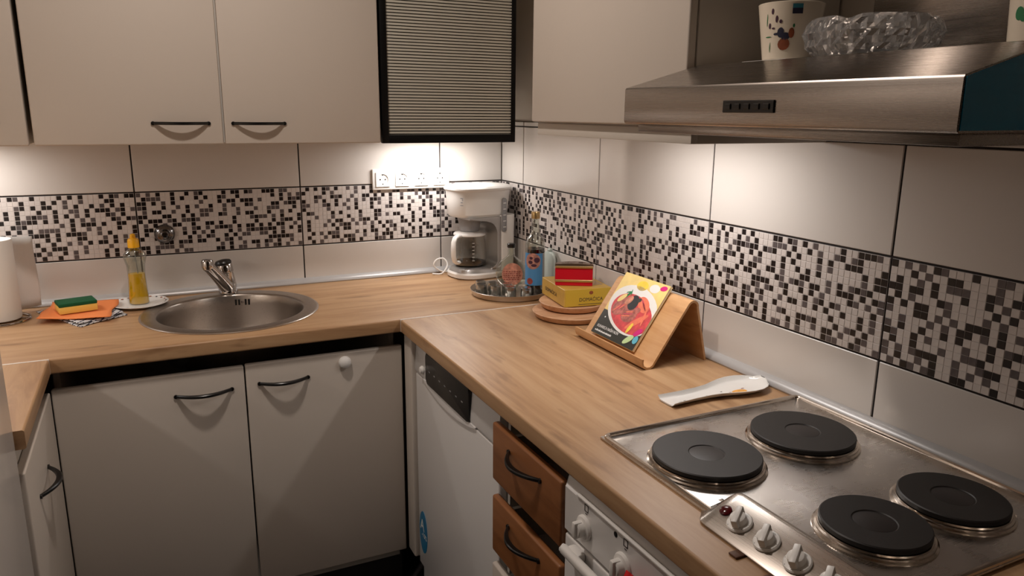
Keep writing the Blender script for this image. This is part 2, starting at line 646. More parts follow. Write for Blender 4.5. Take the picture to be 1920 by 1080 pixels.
def chip_mesh(name, w, h, mat, wallname):
    e = 0.0004
    a = [(-w / 2, -h / 2), (w / 2, -h / 2), (w / 2, h / 2), (-w / 2, h / 2)]
    i = [(x * (1 - 2 * e / w), z * (1 - 2 * e / h)) for x, z in a]
    g = G()
    if wallname == 'right':
        mk = lambda p, n: (n, p[0], p[1])
    else:
        mk = lambda p, n: (p[0], n, p[1])
    lo = [g.bm.verts.new(mk(p, 0.0014)) for p in a]
    mid = [g.bm.verts.new(mk(p, 0.0003)) for p in a]
    hi = [g.bm.verts.new(mk(p, 0.0)) for p in i]
    for A, B in ((lo, mid), (mid, hi)):
        for k in range(4):
            j = (k + 1) % 4
            g.bm.faces.new((A[k], A[j], B[j], B[k]))
    g.bm.faces.new(hi)
    return g.mesh(name, mat, smooth=0)

def pattern(seed):
    rr = random.Random(seed)
    p = []
    for c in range(COLS):
        col = []
        base = 0.56 if c % 2 == 0 else 0.50
        for r in range(ROWS):
            q = base + (0.04 if r and col[-1] else 0.0) - (0.22 if r > 1 and col[-1] and col[-2] else 0) - (0.20 if c and p[-1][r] else 0)
            if rr.random() < q:
                col.append(1 if rr.random() < 0.62 else 2)
            else:
                col.append(0)
        p.append(col)
    return p

def tile_wall(wall, side, joints, u_end):
    """joints: list of u (distance from the corner) of the vertical joints; u_end: where tiling stops"""
    if side == 'back':
        P = lambda u, z, n: (-u, n, z)
        bx = lambda g, u0, u1, z0, z1, n0, n1, bev=0.0: g.box(-u1, -u0, n0, n1, z0, z1, bev, 1)
    else:
        P = lambda u, z, n: (n, -u, z)
        bx = lambda g, u0, u1, z0, z1, n0, n1, bev=0.0: g.box(n0, n1, -u1, -u0, z0, z1, bev, 1)
    g = G()
    bx(g, 0.0, u_end, 0.80, Z3 + 0.017, 0.0026, 0.0085)
    g.build('grout_bed', M_grout, wall, smooth=0)
    us = [0.0] + [j for j in joints if j < u_end] + [u_end]
    chips_single = []
    for k in range(len(us) - 1):
        a, b = us[k] + JW, us[k + 1] - JW
        for z0, z1 in ((0.80, Z1 - JW), (Z2 + JW, Z3 - JW), (Z3 + 0.002, Z3 + 0.016)):
            g = G()
            bx(g, a, b, z0, z1, 0.0, 0.006, 0.0012)
            g.build('wall_tile', M_tile, wall, smooth=0)
        g = G()
        bx(g, a, b, Z1 + JW, Z2 - JW, 0.0007, 0.006)
        mt = g.build('mosaic_tile', M_mgrout, wall, smooth=0)
        # chips: pattern of a full tile, cut where the tile is cut
        pat = pattern(7 + k * 3 + (100 if side == 'right' else 0))
        cw = (TW - 2 * JW) / COLS
        ch = (Z2 - Z1 - 2 * JW) / ROWS
        if k == 0:
            us0 = b - cw * COLS
        else:
            us0 = a
        gm = G()
        n_in = 0
        for c in range(COLS):
            u0, u1 = us0 + c * cw, us0 + (c + 1) * cw
            if u0 < a - 1e-4 or u1 > b + 1e-4:
                continue
            for r in range(ROWS):
                z0 = Z1 + JW + r * ch
                t = pat[c][r]
                uc, zc = (u0 + u1) / 2, z0 + ch / 2
                if side == 'right' and 1.715 < uc < 2.012:
                    chips_single.append((uc, zc, t, mt))
                else:
                    e = 0.0005
                    q = [(u0 + e, z0 + e), (u1 - e, z0 + e), (u1 - e, z0 + ch - e), (u0 + e, z0 + ch - e)]
                    f = 0.0006
                    qi = [(u0 + e + f, z0 + e + f), (u1 - e - f, z0 + e + f), (u1 - e - f, z0 + ch - e - f), (u0 + e + f, z0 + ch - e - f)]
                    lo = [gm.bm.verts.new(P(x, z, 0.0014)) for x, z in q]
                    hi = [gm.bm.verts.new(P(x, z, 0.0)) for x, z in qi]
                    fs = [gm.bm.faces.new((lo[i], lo[(i + 1) % 4], hi[(i + 1) % 4], hi[i])) for i in range(4)]
                    fs.append(gm.bm.faces.new(hi))
                    for ff in fs:
                        ff.material_index = t
                    n_in += 1
        if n_in:
            o = gm.build('mosaic_chips', [M_cw, M_cb, M_cg], mt, smooth=0)
            o['kind'] = 'stuff'
    if chips_single:
        cw = (TW - 2 * JW) / COLS - 0.0008
        ch = (Z2 - Z1 - 2 * JW) / ROWS - 0.0008
        mes = [chip_mesh('mosaic_chip', cw, ch, m, 'right') for m in (M_cw, M_cb, M_cg)]
        for uc, zc, t, mt in chips_single[:300]:
            o = bpy.data.objects.new('mosaic_chip', mes[t])
            COL.objects.link(o)
            o.parent = mt
            o.location = (0, -uc, zc)

tile_wall(wall_back, 'back', [0.2554 + i * TW for i in range(4)], 2.12)
tile_wall(wall_right, 'right', [0.1857 + i * TW for i in range(6)], 2.60)

# grey edge profile between worktop and tiles
prof = [(0.0, 0.9005), (-0.021, 0.9005), (-0.0225, 0.904), (-0.021, 0.909), (-0.014, 0.9155), (-0.006, 0.9188), (0.0, 0.9195)]
g = G(); g.prism([(p[0], p[1]) for p in prof], 'x', XL + 0.002, -0.0005)
struct(g.build('trim_1', M_alu))
g = G(); g.prism([(p[0], p[1]) for p in prof], 'y', -0.0235, -2.60)
struct(g.build('trim_2', M_alu))

# ------------------------------------------------------------------ worktops
YB = -0.604          # front of the back worktop
XR = -0.612          # front of the right worktop
XW = -1.507          # front of the left worktop
SINK = (-1.051, -0.2975)

def nose(front, zt=ZT, zb=0.861, r=0.005):
    pts = []
    for k in range(6):
        a = math.radians(90 * k / 5)
        pts.append((r - r * math.sin(a), zt - r + r * math.cos(a)))
    for k in range(6):
        a = math.radians(90 * k / 5)
        pts.append((r - r * math.cos(a), zb + r - r * math.sin(a)))
    return pts        # offset inwards from the front edge

g = G()
g.plate_hole([(XL + 0.003, YB + 0.02), (-0.002, YB + 0.02), (-0.002, -0.0008), (XL + 0.003, -0.0008)],
             [circle(SINK[0], SINK[1], 0.232, 48)], 0.861, ZT)
npts = [(YB + d, z) for d, z in nose(YB)] + [(YB + 0.02, 0.861), (YB + 0.02, ZT)]
g.prism(npts, 'x', XL + 0.003, -0.002)
o = g.build('worktop', M_oak_x)
tag(o, 'oak-look worktop along the tiled back wall, cut out for the round sink', 'worktop')

t = thing('worktop', 'oak-look worktop carrying the hob and the book stand', 'worktop', (-0.3, -1.6, 0.861))
g = G()
g.prism([(XR + d, z) for d, z in nose(XR)] + [(-0.002, 0.861), (-0.002, ZT)], 'y', YB - 0.005, -2.55)
g.build('board', M_oak_y, t)
g = G(); g.box(XR, -0.004, YB - 0.0046, YB - 0.0006, 0.863, ZT + 0.0012, 0.0004, 1)
g.build('joint_strip', M_strip, t, label='bright metal strip covering the worktop joint')

t = thing('worktop', 'short oak-look worktop end beside the tall white cabinet', 'worktop', (-1.8, -0.85, 0.861))
g = G()
g.prism([(XW - d, z) for d, z in nose(XW)] + [(XL + 0.003, 0.861), (XL + 0.003, ZT)], 'y', YB - 0.005, -1.066)
g.build('board', M_oak_y, t)
g = G(); g.box(XL + 0.003, XW, YB - 0.0046, YB - 0.0006, 0.863, ZT + 0.0012, 0.0004, 1)
g.build('joint_strip', M_strip, t, label='bright metal strip covering the worktop joint')

# ------------------------------------------------------------------ handles and doors
def handle(parent, c, along, out, w=0.152, mat=None, thick=0.0085):
    """black bow handle: crescent bar standing off the door"""
    a, o = Vector(along), Vector(out)
    up = Vector((0, 0, 1))
    c = Vector(c)
    n = 18
    rings = []
    for i in range(n + 1):
        s = -1 + 2 * i / n
        outer = 0.036 * (1 - s * s)
        inner = outer - (0.006 + 0.007 * (1 - s * s))
        oo = c + a * (s * w / 2)
        e = 0.002
        ring = []
        for d, z in ((outer, thick / 2 - e), (outer - e, thick / 2), (inner + e, thick / 2), (inner, thick / 2 - e),
                     (inner, -thick / 2 + e), (inner + e, -thick / 2), (outer - e, -thick / 2), (outer, -thick / 2 + e)):
            ring.append(oo + o * max(d, -0.004) + up * z)
        rings.append(ring)
    g = G(); g.loft(rings)
    for s in (-1, 1):
        p = c + a * (s * (w / 2 - 0.004))
        M = Matrix.Translation(p) @ Vector((0, 0, 1)).rotation_difference(o).to_matrix().to_4x4()
        g.lathe([(0, -0.001), (0.0055, -0.001), (0.0055, 0.004), (0, 0.005)], 12, M)
    return g.build('handle', mat or M_black, parent)

def door_box(parent, b, mat=None, bev=0.004, name='door'):
    g = G(); g.box(*b, bev, 3)
    return g.build(name, mat or M_white, parent)

# ------------------------------------------------------------------ base units, back run
YD = -0.580
t = thing('sink_cabinet', 'white two-door base cabinet under the round sink', 'cabinet', (-1.06, -0.28, 0.0))
g = G()
g.box(-1.516, -1.500, -0.50, -0.03, 0.10, 0.855)
g.box(-0.620, -0.604, -0.50, -0.03, 0.10, 0.855)
g.box(-1.500, -0.620, -0.56, -0.03, 0.10, 0.118)
g.box(-1.500, -0.620, -0.05, -0.03, 0.118, 0.74)
g.build('body', M_carc, t, smooth=0)
d1 = door_box(t, (-1.5160, -1.0565, YD, YD + 0.019, 0.125, 0.811))
handle(d1, (-1.162, YD, 0.750), (1, 0, 0), (0, -1, 0), w=0.150)
d2 = door_box(t, (-1.0525, -0.6015, YD, YD + 0.019, 0.125, 0.813))
handle(d2, (-0.951, YD, 0.754), (1, 0, 0), (0, -1, 0), w=0.142)
g = G()
g.lathe([(0, 0.0), (0.017, 0.0), (0.0185, 0.006), (0.016, 0.014), (0.009, 0.0185), (0, 0.0195)], 28,
        Matrix.Translation((-0.777, YD, 0.785)) @ Matrix.Rotation(math.pi / 2, 4, 'X'))
g.build('child_lock', M_plast, d2, label='round white child lock knob')
g = G(); g.box(-1.51, -0.604, -0.53, -0.515, 0.0, 0.10)
g.build('plinth', M_plinth, t, smooth=0)

# left run: one-door unit and tall cabinet
t = thing('base_cabinet', 'white one-door base cabinet under the short worktop end', 'cabinet', (-1.82, -0.82, 0.0))
g = G(); g.box(XL + 0.01, -1.537, -1.062, -0.612, 0.10, 0.856)
g.build('body', M_carc, t, smooth=0)
d = door_box(t, (-1.536, -1.517, -1.058, -0.5815, 0.125, 0.808))
handle(d, (-1.517, -0.855, 0.695), (0, 1, 0), (1, 0, 0), w=0.160)
g = G(); g.box(-1.60, -1.585, -1.062, -0.612, 0.0, 0.10)
g.build('plinth', M_plinth, t, smooth=0)

t = thing('tall_cabinet', 'tall glossy white cabinet at the end of the short worktop', 'cabinet', (-1.82, -1.37, 0.0))
M_gloss = plain('white_gloss_front', (214, 208, 202), 0.16)
g = G(); g.box(XL + 0.01, -1.545, -1.668, -1.072, 0.08, 2.06)
g.build('body', M_carc, t, smooth=0)
for z0, z1 in ((0.085, 1.245), (1.25, 2.055)):
    d = door_box(t, (-1.544, -1.524, -1.667, -1.073, z0, z1), M_gloss)
    handle(d, (-1.524, -1.58, z1 - 0.12 if z0 < 1 else z0 + 0.1), (0, 1, 0), (1, 0, 0))
g = G(); g.box(XL + 0.05, -1.60, -1.66, -1.08, 0.0, 0.08)
g.build('plinth', M_plinth, t, smooth=0)

# ------------------------------------------------------------------ right run: filler, dishwasher, drawers, oven
g = G(); g.box(-0.598, -0.560, -0.652, -0.588, 0.135, 0.857, 0.006, 3)
tag(g.build('corner_filler', M_white), 'narrow white filler strip between sink cabinet and dishwasher', 'filler strip')

t = thing('dishwasher', 'white dishwasher with black display and round blue energy sticker', 'dishwasher', (-0.3, -0.95, 0.0))
XD = -0.586
g = G(); g.box(-0.556, -0.03, -1.245, -0.660, 0.02, 0.858)
g.build('body', M_appl, t, smooth=0)
d = door_box(t, (XD, -0.557, -1.245, -0.660, 0.125, 0.752), M_appl, 0.005)
g = G()
g.prism([(-0.557, 0.757), (XD - 0.001, 0.757), (XD - 0.003, 0.765), (XD + 0.004, 0.857), (-0.557, 0.857)], 'y', -1.245, -0.660, 0.002)
cp = g.build('control_panel', M_appl, t)
g = G()
g.prism([(p[0], p[1]) for p in rrect(-1.083, -0.768, 0.755, 0.846, 0.012)], 'x', XD - 0.0075, XD + 0.004, 0.002)
disp = g.build('display', M_black, cp, label='black glossy display strip')
for k in range(7):
    g = G(); yy = -0.80 - k * 0.04
    g.box(XD - 0.0079, XD - 0.007, yy - 0.005, yy + 0.005, 0.795, 0.798)
    g.build('display_mark', M_greyp, disp, smooth=0)
g = G()
g.lathe([(0, 0), (0.011, 0), (0.012, 0.005), (0.008, 0.011), (0, 0.0125)], 24, Matrix.Translation((XD - 0.001, -0.733, 0.782)) @ Matrix.Rotation(-math.pi / 2, 4, 'Y'))
g.build('power_button', M_plast, cp, label='round white button')
# grip hollow under the display
g = G()
pts = []
for i in range(13):
    s = -1 + 2 * i / 12
    pts.append((-0.925 + s * 0.19, 0.752 - 0.024 * (1 - s * s)))
g.prism([(-0.735, 0.756), (-1.115, 0.756)] + pts, 'x', XD - 0.0045, XD + 0.002, 0.001)
g.build('grip', M_appl, cp)
g = G(); g.prism(rrect(-0.745, -0.683, 0.19, 0.30, 0.0309, 12), 'x', XD - 0.0008, XD)
g = G(); g.prism(circle(-0.7035, 0.248, 0.056 * 0.62, 40), 'x', XD - 0.0008, XD)
for v in g.bm.verts:
    v.co.z = 0.248 + (v.co.z - 0.248) * 2.0
st = g.build('energy_sticker', M_sticker, d, smooth=0, label='round blue energy sticker with white lettering')
tm = frame((XD - 0.0011, -0.695, 0.268), (0, -1, 0), (0, 0, 1))
text_mesh('sticker_text', 'A', 0.050, tm, M_wht, d, bold=0.0006)
text_mesh('sticker_text', '-10%', 0.022, frame((XD - 0.0011, -0.712, 0.238), (0, -1, 0), (0, 0, 1)), M_wht, d)
g = G(); g.box(-0.575, -0.557, -1.24, -0.665, 0.02, 0.12, 0.003)
g.build('kick_panel', M_appl, t)

t = thing('drawer_unit', 'narrow drawer unit with cherry-coloured fronts standing ajar beside the oven', 'drawers', (-0.3, -1.41, 0.0))
g = G()
g.box(-0.565, -0.03, -1.262, -1.250, 0.10, 0.858)
g.box(-0.565, -0.03, -1.572, -1.560, 0.10, 0.858)
g.box(-0.20, -0.03, -1.560, -1.262, 0.10, 0.858)
g.box(-0.56, -0.03, -1.572, -1.250, 0.09, 0.10)
g.build('body', M_carc, t, smooth=0)
for z0, z1, m in ((0.693, 0.831, M_cherry), (0.514, 0.654, M_cherry), (0.335, 0.482, M_white), (0.13, 0.30, M_white)):
    dr = door_box(t, (-0.608, -0.590, -1.568, -1.256, z0, z1), m, 0.005, 'drawer')
    if m is M_cherry:
        handle(dr, (-0.608, -1.414, z1 - 0.036), (0, 1, 0), (-1, 0, 0), w=0.150)
    else:
        handle(dr, (-0.608, -1.414, z1 - 0.05), (0, 1, 0), (-1, 0, 0), w=0.150)
    g = G()
    g.box(-0.59, -0.22, -1.552, -1.540, z0 + 0.015, z1 - 0.035)
    g.box(-0.59, -0.22, -1.284, -1.272, z0 + 0.015, z1 - 0.035)
    g.box(-0.59, -0.22, -1.540, -1.284, z0 + 0.015, z0 + 0.022)
    g.build('drawer_box', M_carc, dr, smooth=0)

t = thing('oven', 'white built-in oven with round knobs under the hob', 'oven', (-0.3, -1.87, 0.0))
XO = -0.604
g = G(); g.box(-0.575, -0.03, -2.175, -1.576, 0.10, 0.857)
g.build('body', M_appl, t, smooth=0)
g = G()
g.prism([(-0.574, 0.742), (XO, 0.742), (XO - 0.001, 0.828), (XO + 0.005, 0.834), (XO + 0.009, 0.858), (-0.574, 0.858)], 'y', -2.175, -1.576, 0.002)
cp = g.build('control_panel', M_appl, t)
g = G(); g.box(XO - 0.004, XO + 0.004, -2.15, -1.622, 0.831, 0.8345, 0.0012, 2)
g.build('vent_lip', M_plast, cp)
def oven_knob(y, z, ang):
    M = Matrix.Translation((XO, y, z)) @ Matrix.Rotation(-math.pi / 2, 4, 'Y') @ Matrix.Rotation(ang, 4, 'Z')
    g = G()
    g.lathe([(0, 0.0), (0.0235, 0.0), (0.0235, 0.003), (0.021, 0.006), (0.015, 0.0075), (0.0145, 0.018), (0.012, 0.020), (0, 0.020)], 32, M)
    k = g.build('knob', M_plast, cp)
    g = G()
    g.box(-0.0055, 0.0055, -0.0155, 0.0155, 0.008, 0.025, 0.0025, 2, M=M)
    g.build('grip', M_plast, k)
    return k
for y, z, a in ((-1.648, 0.780, 1.57), (-1.770, 0.776, 1.57), (-2.00, 0.776, 1.57), (-2.12, 0.776, 1.57)):
    oven_knob(y, z, a)
g = G(); g.lathe([(0, 0), (0.0055, 0), (0.005, 0.0015), (0, 0.002)], 16, Matrix.Translation((XO, -1.7455, 0.8205)) @ Matrix.Rotation(-math.pi / 2, 4, 'Y'))
g.build('pilot_light', M_black, cp, smooth=0)
for y in (-1.653, -1.775):
    g = G()
    for (a0, a1, b0, b1) in ((-0.006, 0.006, 0.011, 0.0122), (-0.006, 0.006, -0.0012, 0), (-0.006, -0.0048, 0, 0.0122), (0.0048, 0.006, 0, 0.0122), (-0.003, 0.003, -0.006, -0.005)):
        g.box(XO - 0.0016, XO, y + a0, y + a1, 0.815 + b0, 0.815 + b1)
    g.build('function_symbol', M_ink, cp, smooth=0)
dr = door_box(t, (XO, -0.576, -2.175, -1.578, 0.13, 0.734), M_appl, 0.005)
g = G(); g.box(XO - 0.001, XO + 0.004, -2.08, -1.67, 0.25, 0.62, 0.004)
g.build('window', M_black, dr)
g = G()
g.prism(rrect(XO - 0.028, XO - 0.012, 0.712, 0.730, 0.006), 'y', -2.150, -1.606, 0.004)
for y in (-1.635, -2.115):
    g.box(XO - 0.018, XO + 0.001, y - 0.02, y + 0.02, 0.713, 0.731, 0.005)
g.build('handle', M_plast, dr, label='white bar handle')

# red cloth over the oven handle
rings = []
prof = [(XO - 0.0045, 0.60), (XO - 0.0055, 0.70), (XO - 0.0100, 0.770), (XO - 0.020, 0.795), (XO - 0.0300, 0.770), (XO - 0.0340, 0.70), (XO - 0.036, 0.56)]
g = G()
for i in range(13):
    y = -1.806 - 0.011 * i
    w = 0.003 * math.sin(i * 1.3)
    rings.append([(x + (w if k > 3 else 0), y, z + (0.0015 * math.sin(i * 0.9) if 1 < k < 5 else 0.0)) for k, (x, z) in enumerate(prof)])
g.loft(rings, cap=False, closed=False)
o = g.build('tea_towel', M_redcloth)
sd = o.modifiers.new('solid', 'SOLIDIFY'); sd.thickness = 0.003; sd.offset = 0
tag(o, 'red cloth hanging over the white oven handle', 'towel')

# ------------------------------------------------------------------ wall cabinets on the back wall
YU = -0.360
ZU, ZTOP = 1.405, 2.10
def wall_cab(name, label, x0, x1, doors, handles):
    t = thing(name, label, 'cabinet', ((x0 + x1) / 2, -0.17, ZU))
    g = G(); g.box(x0 + 0.002, x1 - 0.002, YU + 0.020, -0.0005, ZU + 0.004, ZTOP)
    g.build('body', M_carc, t, smooth=0)
    for (a, b), h in zip(doors, handles):
        d = door_box(t, (a, b, YU, YU + 0.019, ZU, ZTOP), M_upper)
        handle(d, (h, YU, ZU + 0.058), (1, 0, 0), (0, -1, 0), w=0.150)
    return t
wall_cab('wall_cabinet', 'cream two-door wall cabinet above the round sink', -1.505, -0.583, [(-1.504, -1.0425), (-1.0375, -0.5835)], [-1.150, -0.943])
wall_cab('wall_cabinet', 'cream wall cabinet above the paper towel roll', -1.990, -1.515, [(-1.988, -1.516)], [-1.648])

t = thing('glazed_cabinet', 'black-framed wall cabinet with horizontally striped glass door', 'cabinet', (-0.348, -0.17, ZU))
g = G()
x0, x1 = -0.578, -0.120
g.box(x0 + 0.002, x0 + 0.018, YU + 0.024, -0.0005, ZU + 0.004, ZTOP)
g.box(x1 - 0.018, x1 - 0.002, YU + 0.024, -0.0005, ZU + 0.004, ZTOP)
g.box(x0 + 0.018, x1 - 0.018, YU + 0.024, -0.0005, ZU + 0.004, ZU + 0.020)
g.box(x0 + 0.018, x1 - 0.018, YU + 0.024, -0.0005, ZTOP - 0.016, ZTOP)
g.box(x0 + 0.018, x1 - 0.018, -0.012, -0.0005, ZU + 0.020, ZTOP - 0.016)
g.build('body', M_carc, t, smooth=0)
g = G(); g.box(x0 + 0.019, x1 - 0.019, YU + 0.0245, -0.0125, 1.745, 1.768)
g.build('shelf', M_plast, t, smooth=0)
g = G()
fw = 0.021
za = ZU - 0.002
g.box(x0, x0 + fw, YU - 0.002, YU + 0.020, za, ZTOP, 0.002)
g.box(x1 - fw * 0.65, x1, YU - 0.002, YU + 0.020, za, ZTOP, 0.002)
g.box(x0 + fw - 0.001, x1 - fw * 0.65 + 0.001, YU - 0.002, YU + 0.020, za, za + 0.026, 0.002)
g.box(x0 + fw - 0.001, x1 - fw * 0.65 + 0.001, YU - 0.002, YU + 0.020, ZTOP - 0.030, ZTOP, 0.002)
d = g.build('door', M_blackframe, t, label='black door frame')
g = G(); g.box(x0 + fw - 0.004, x1 - fw * 0.65 + 0.004, YU + 0.006, YU + 0.010, za + 0.022, ZTOP - 0.026)
g.build('pane', M_stripe, d, smooth=0, label='glass pane printed with horizontal stripes')

# ------------------------------------------------------------------ right wall cabinet and hood
XU = -0.362
t = thing('wall_cabinet', 'cream wall cabinet hanging beside the extractor hood', 'cabinet', (-0.17, -1.25, 1.446))
g = G(); g.box(XU + 0.020, -0.0005, -1.554, -0.950, 1.476, 2.10)
g.build('body', M_carc, t, smooth=0)
g = G()
g.box(XU + 0.016, XU + 0.032, -1.556, -0.952, 1.447, 1.4755, 0.0015)
g.box(XU + 0.031, -0.0005, -1.556, -1.540, 1.447, 1.4755, 0.0015)
g.box(XU + 0.031, -0.0005, -0.968, -0.952, 1.447, 1.4755, 0.0015)
g.build('light_pelmet', M_carc, t)
door_box(t, (XU, XU + 0.019, -1.552, -0.948, 1.479, 2.10), M_upper)

HY0, HY1 = -1.563, -2.168
HX = -0.500
t = thing('extractor_hood', 'brushed steel extractor hood with sloping top above the hob', 'extractor hood', (-0.25, -1.866, 1.48))
g = G()
hp = [(-0.0005, 1.487), (HX + 0.004, 1.484), (HX + 0.001, 1.486), (HX, 1.489), (HX, 1.540), (HX + 0.002, 1.5432), (-0.352, 1.584), (-0.348, 1.5855), (-0.0005, 1.5855)]
g.prism(hp, 'y', HY1, HY0, 0.001, 1)
g.build('canopy', M_steel_y, t)
g = G(); g.box(-0.478, -0.001, HY1 + 0.012, HY0 - 0.012, 1.470, 1.4865, 0.002)
g.build('filter_frame', M_steel_y, t)
g = G()
hp2 = [(-0.002, 1.489), (HX + 0.003, 1.487), (HX + 0.002, 1.541), (-0.352, 1.5825), (-0.002, 1.5835)]
g.prism(hp2, 'y', HY1 - 0.0012, HY1 - 0.0002)
g.build('protective_film', M_blue, t, smooth=0, label='dark blue film left on the end face')
g = G(); g.box(HX - 0.0025, HX + 0.002, -1.913, -1.814, 1.5035, 1.5205, 0.001, 1)
hc = g.build('switch_panel', M_black, t, label='black strip of push buttons')
for k in range(5):
    g = G(); y = -1.826 - k * 0.0185
    g.box(HX - 0.0042, HX - 0.002, y - 0.006, y + 0.006, 1.508, 1.516, 0.001, 1)
    g.build('button', M_black, hc)
g = G(); g.box(-0.150, -0.0005, -1.985, -1.757, 1.5856, 2.30, 0.003)
t = thing('hood_chimney', 'brushed steel duct cover rising behind the crystal bowl', 'duct cover', (-0.075, -1.87, 1.5857))
ch = g.build('casing', M_steel_y, t)
g = G()
g.lathe([(0, 0), (0.014, 0), (0.015, 0.003), (0.010, 0.006), (0, 0.007)], 24, Matrix.Translation((-0.150, -1.868, 1.692)) @ Matrix.Rotation(-math.pi / 2, 4, 'Y'))
g.build('cap', M_plast, ch)

# ------------------------------------------------------------------ sink and tap
t = thing('kitchen_sink', 'round stainless steel sink set into the oak-look worktop', 'sink', (SINK[0], SINK[1], 0.75))
TS = Matrix.Translation((SINK[0], SINK[1], 0))
g = G()
g.lathe([(0.258, 0.9003), (0.2585, 0.9022), (0.256, 0.9042), (0.250, 0.9048), (0.222, 0.9030), (0.2165, 0.9030), (0.2130, 0.9010), (0.2110, 0.8960),
         (0.2080, 0.870), (0.2050, 0.800), (0.1980, 0.772), (0.1800, 0.757), (0.150, 0.752), (0.030, 0.748), (0.0, 0.748)], 96, TS)
body = g.build('bowl', M_steel_x, t, smooth=40, recalc=False)
g = G()
g.lathe([(0.045, 0.7487), (0.044, 0.7505), (0.036, 0.7505), (0.034, 0.748), (0.012, 0.7475), (0.010, 0.752), (0, 0.753)], 32, TS)
g.build('drain', M_chrome, t, recalc=False)
# overflow slots in the rear bowl wall, their inner dark painted as black blocks
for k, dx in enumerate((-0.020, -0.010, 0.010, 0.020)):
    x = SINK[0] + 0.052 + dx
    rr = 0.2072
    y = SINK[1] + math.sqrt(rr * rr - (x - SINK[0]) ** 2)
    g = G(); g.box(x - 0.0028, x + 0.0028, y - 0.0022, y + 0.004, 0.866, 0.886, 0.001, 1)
    g.build('overflow_slot_shade', M_black, t, smooth=0)
x = SINK[0] + 0.052
y = SINK[1] + math.sqrt(0.2072 ** 2 - 0.052 ** 2)
g = G(); g.lathe([(0, 0), (0.004, 0), (0.003, 0.002), (0, 0.0025)], 12, Matrix.Translation((x, y, 0.876)) @ Matrix.Rotation(math.pi / 2, 4, 'X'))
g.build('overflow_screw', M_chrome, t)

FX, FY = -1.036, -0.062
t = thing('mixer_tap', 'chrome mixer tap standing on the sink rim', 'tap', (FX, FY, 0.904))
g = G()
g.lathe([(0.0, 0.9042), (0.029, 0.9042), (0.0295, 0.908), (0.0265, 0.914), (0.026, 0.936), (0.025, 0.940), (0, 0.940)], 32, Matrix.Translation((FX, FY, 0)))
g.build('base', M_chrome, t)
g = G()
n = Vector((-0.062, -0.100, 0.105))
p0 = Vector((FX - 0.004, FY - 0.006, 0.925))
pts, rad = [], []
for i in range(9):
    s = i / 8
    pts.append(p0 + n * s + Vector((0, 0, -0.010 * s * s)))
    rad.append(0.0235 - 0.0055 * s)
g.tube(pts, rad, 20)
g.build('spout', M_chrome, t)
e = pts[-1]
TT = Matrix.Translation((FX, FY, 0.94)) @ Matrix.Rotation(math.radians(-9), 4, 'Y') @ Matrix.Translation((0, 0, -0.94))
g = G()
g.lathe([(0, -0.016), (0.014, -0.016), (0.0155, -0.014), (0.0155, -0.009), (0.0180, -0.008), (0.0185, 0.010), (0.015, 0.016), (0, 0.017)], 24,
        Matrix.Translation(e + Vector((0, 0, 0.004))))
g.build('aerator', M_chrome, t)
g = G()
g.lathe([(0.0, 0.9401), (0.0245, 0.9401), (0.025, 0.945), (0.024, 0.972), (0.0235, 0.974), (0.0260, 0.976), (0.0265, 1.000), (0.024, 1.004), (0.0, 1.004)], 24,
        TT, rad=lambda i, k: 1.0 if (k < 2 or k > 3) else (1.0 if i % 2 else 0.94))
cb = g.build('cartridge', M_chrome, t)
g = G()
g.lathe([(0, 1.0041), (0.0262, 1.0041), (0.0265, 1.010), (0.023, 1.0150), (0.012, 1.018), (0, 1.019)], 28, TT)
g.build('lever', M_black, t, label='dark glossy lever top')

g = G()
RX = Matrix.Rotation(math.pi / 2, 4, 'X')
t = thing('valve_cover', 'round chrome valve cover on the mosaic behind the sink', 'valve cover', (-1.213, 0.0, 1.105))
g.lathe([(0.0, 0.0), (0.031, 0.0), (0.0315, 0.003), (0.029, 0.011), (0.021, 0.018), (0.0165, 0.0205), (0, 0.0205)], 36, Matrix.Translation((-1.213, -0.0002, 1.105)) @ RX)
g.build('rosette', M_valve, t)
g = G()
g.lathe([(0.0, 0.0206), (0.0125, 0.0206), (0.0125, 0.025), (0.009, 0.027), (0.0065, 0.024), (0, 0.024)], 20, Matrix.Translation((-1.213, 0, 1.105)) @ RX)
g.build('spindle_cap', M_valve, t)

# ------------------------------------------------------------------ sockets
SX0, SX1, SZ0, SZ1 = -0.518, -0.222, 1.222, 1.297
t = thing('socket_panel', 'white panel of four wall sockets above the mosaic band', 'socket', ((SX0 + SX1) / 2, 0.0, SZ0))
g = G(); g.box(SX0, SX1, -0.0095, -0.0003, SZ0, SZ1, 0.003, 3)
g.build('cover_frame', M_plast, t)
for k in range(4):
    cx = SX0 + 0.038 + k * 0.0733
    cz = (SZ0 + SZ1) / 2
    g = G()
    h = 0.0255
    g.plate_hole([(-h, -h), (h, -h), (h, h), (-h, h)], [circle(0, 0, 0.0195, 32)], 0.0, 0.0035)
    M = Matrix.Translation((cx, -0.0096, cz)) @ Matrix.Rotation(math.pi / 2, 4, 'X')
    bmesh.ops.transform(g.bm, matrix=M, verts=g.bm.verts[:])
    s = g.build('socket', M_plast, t)
    g = G()
    g.lathe([(0, 0.0004), (0.0192, 0.0004), (0.0194, 0.0030)], 32, M)
    g.build('socket_well', M_plast, s, label='round recessed socket well')
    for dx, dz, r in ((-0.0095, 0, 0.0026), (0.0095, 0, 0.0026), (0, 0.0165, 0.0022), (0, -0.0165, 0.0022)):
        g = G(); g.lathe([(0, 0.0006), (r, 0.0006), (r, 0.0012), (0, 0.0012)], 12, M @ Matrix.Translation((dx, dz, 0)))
        g.build('contact_hole_shade', M_black, s, smooth=0)  # black disc painted for the shade inside the pin hole

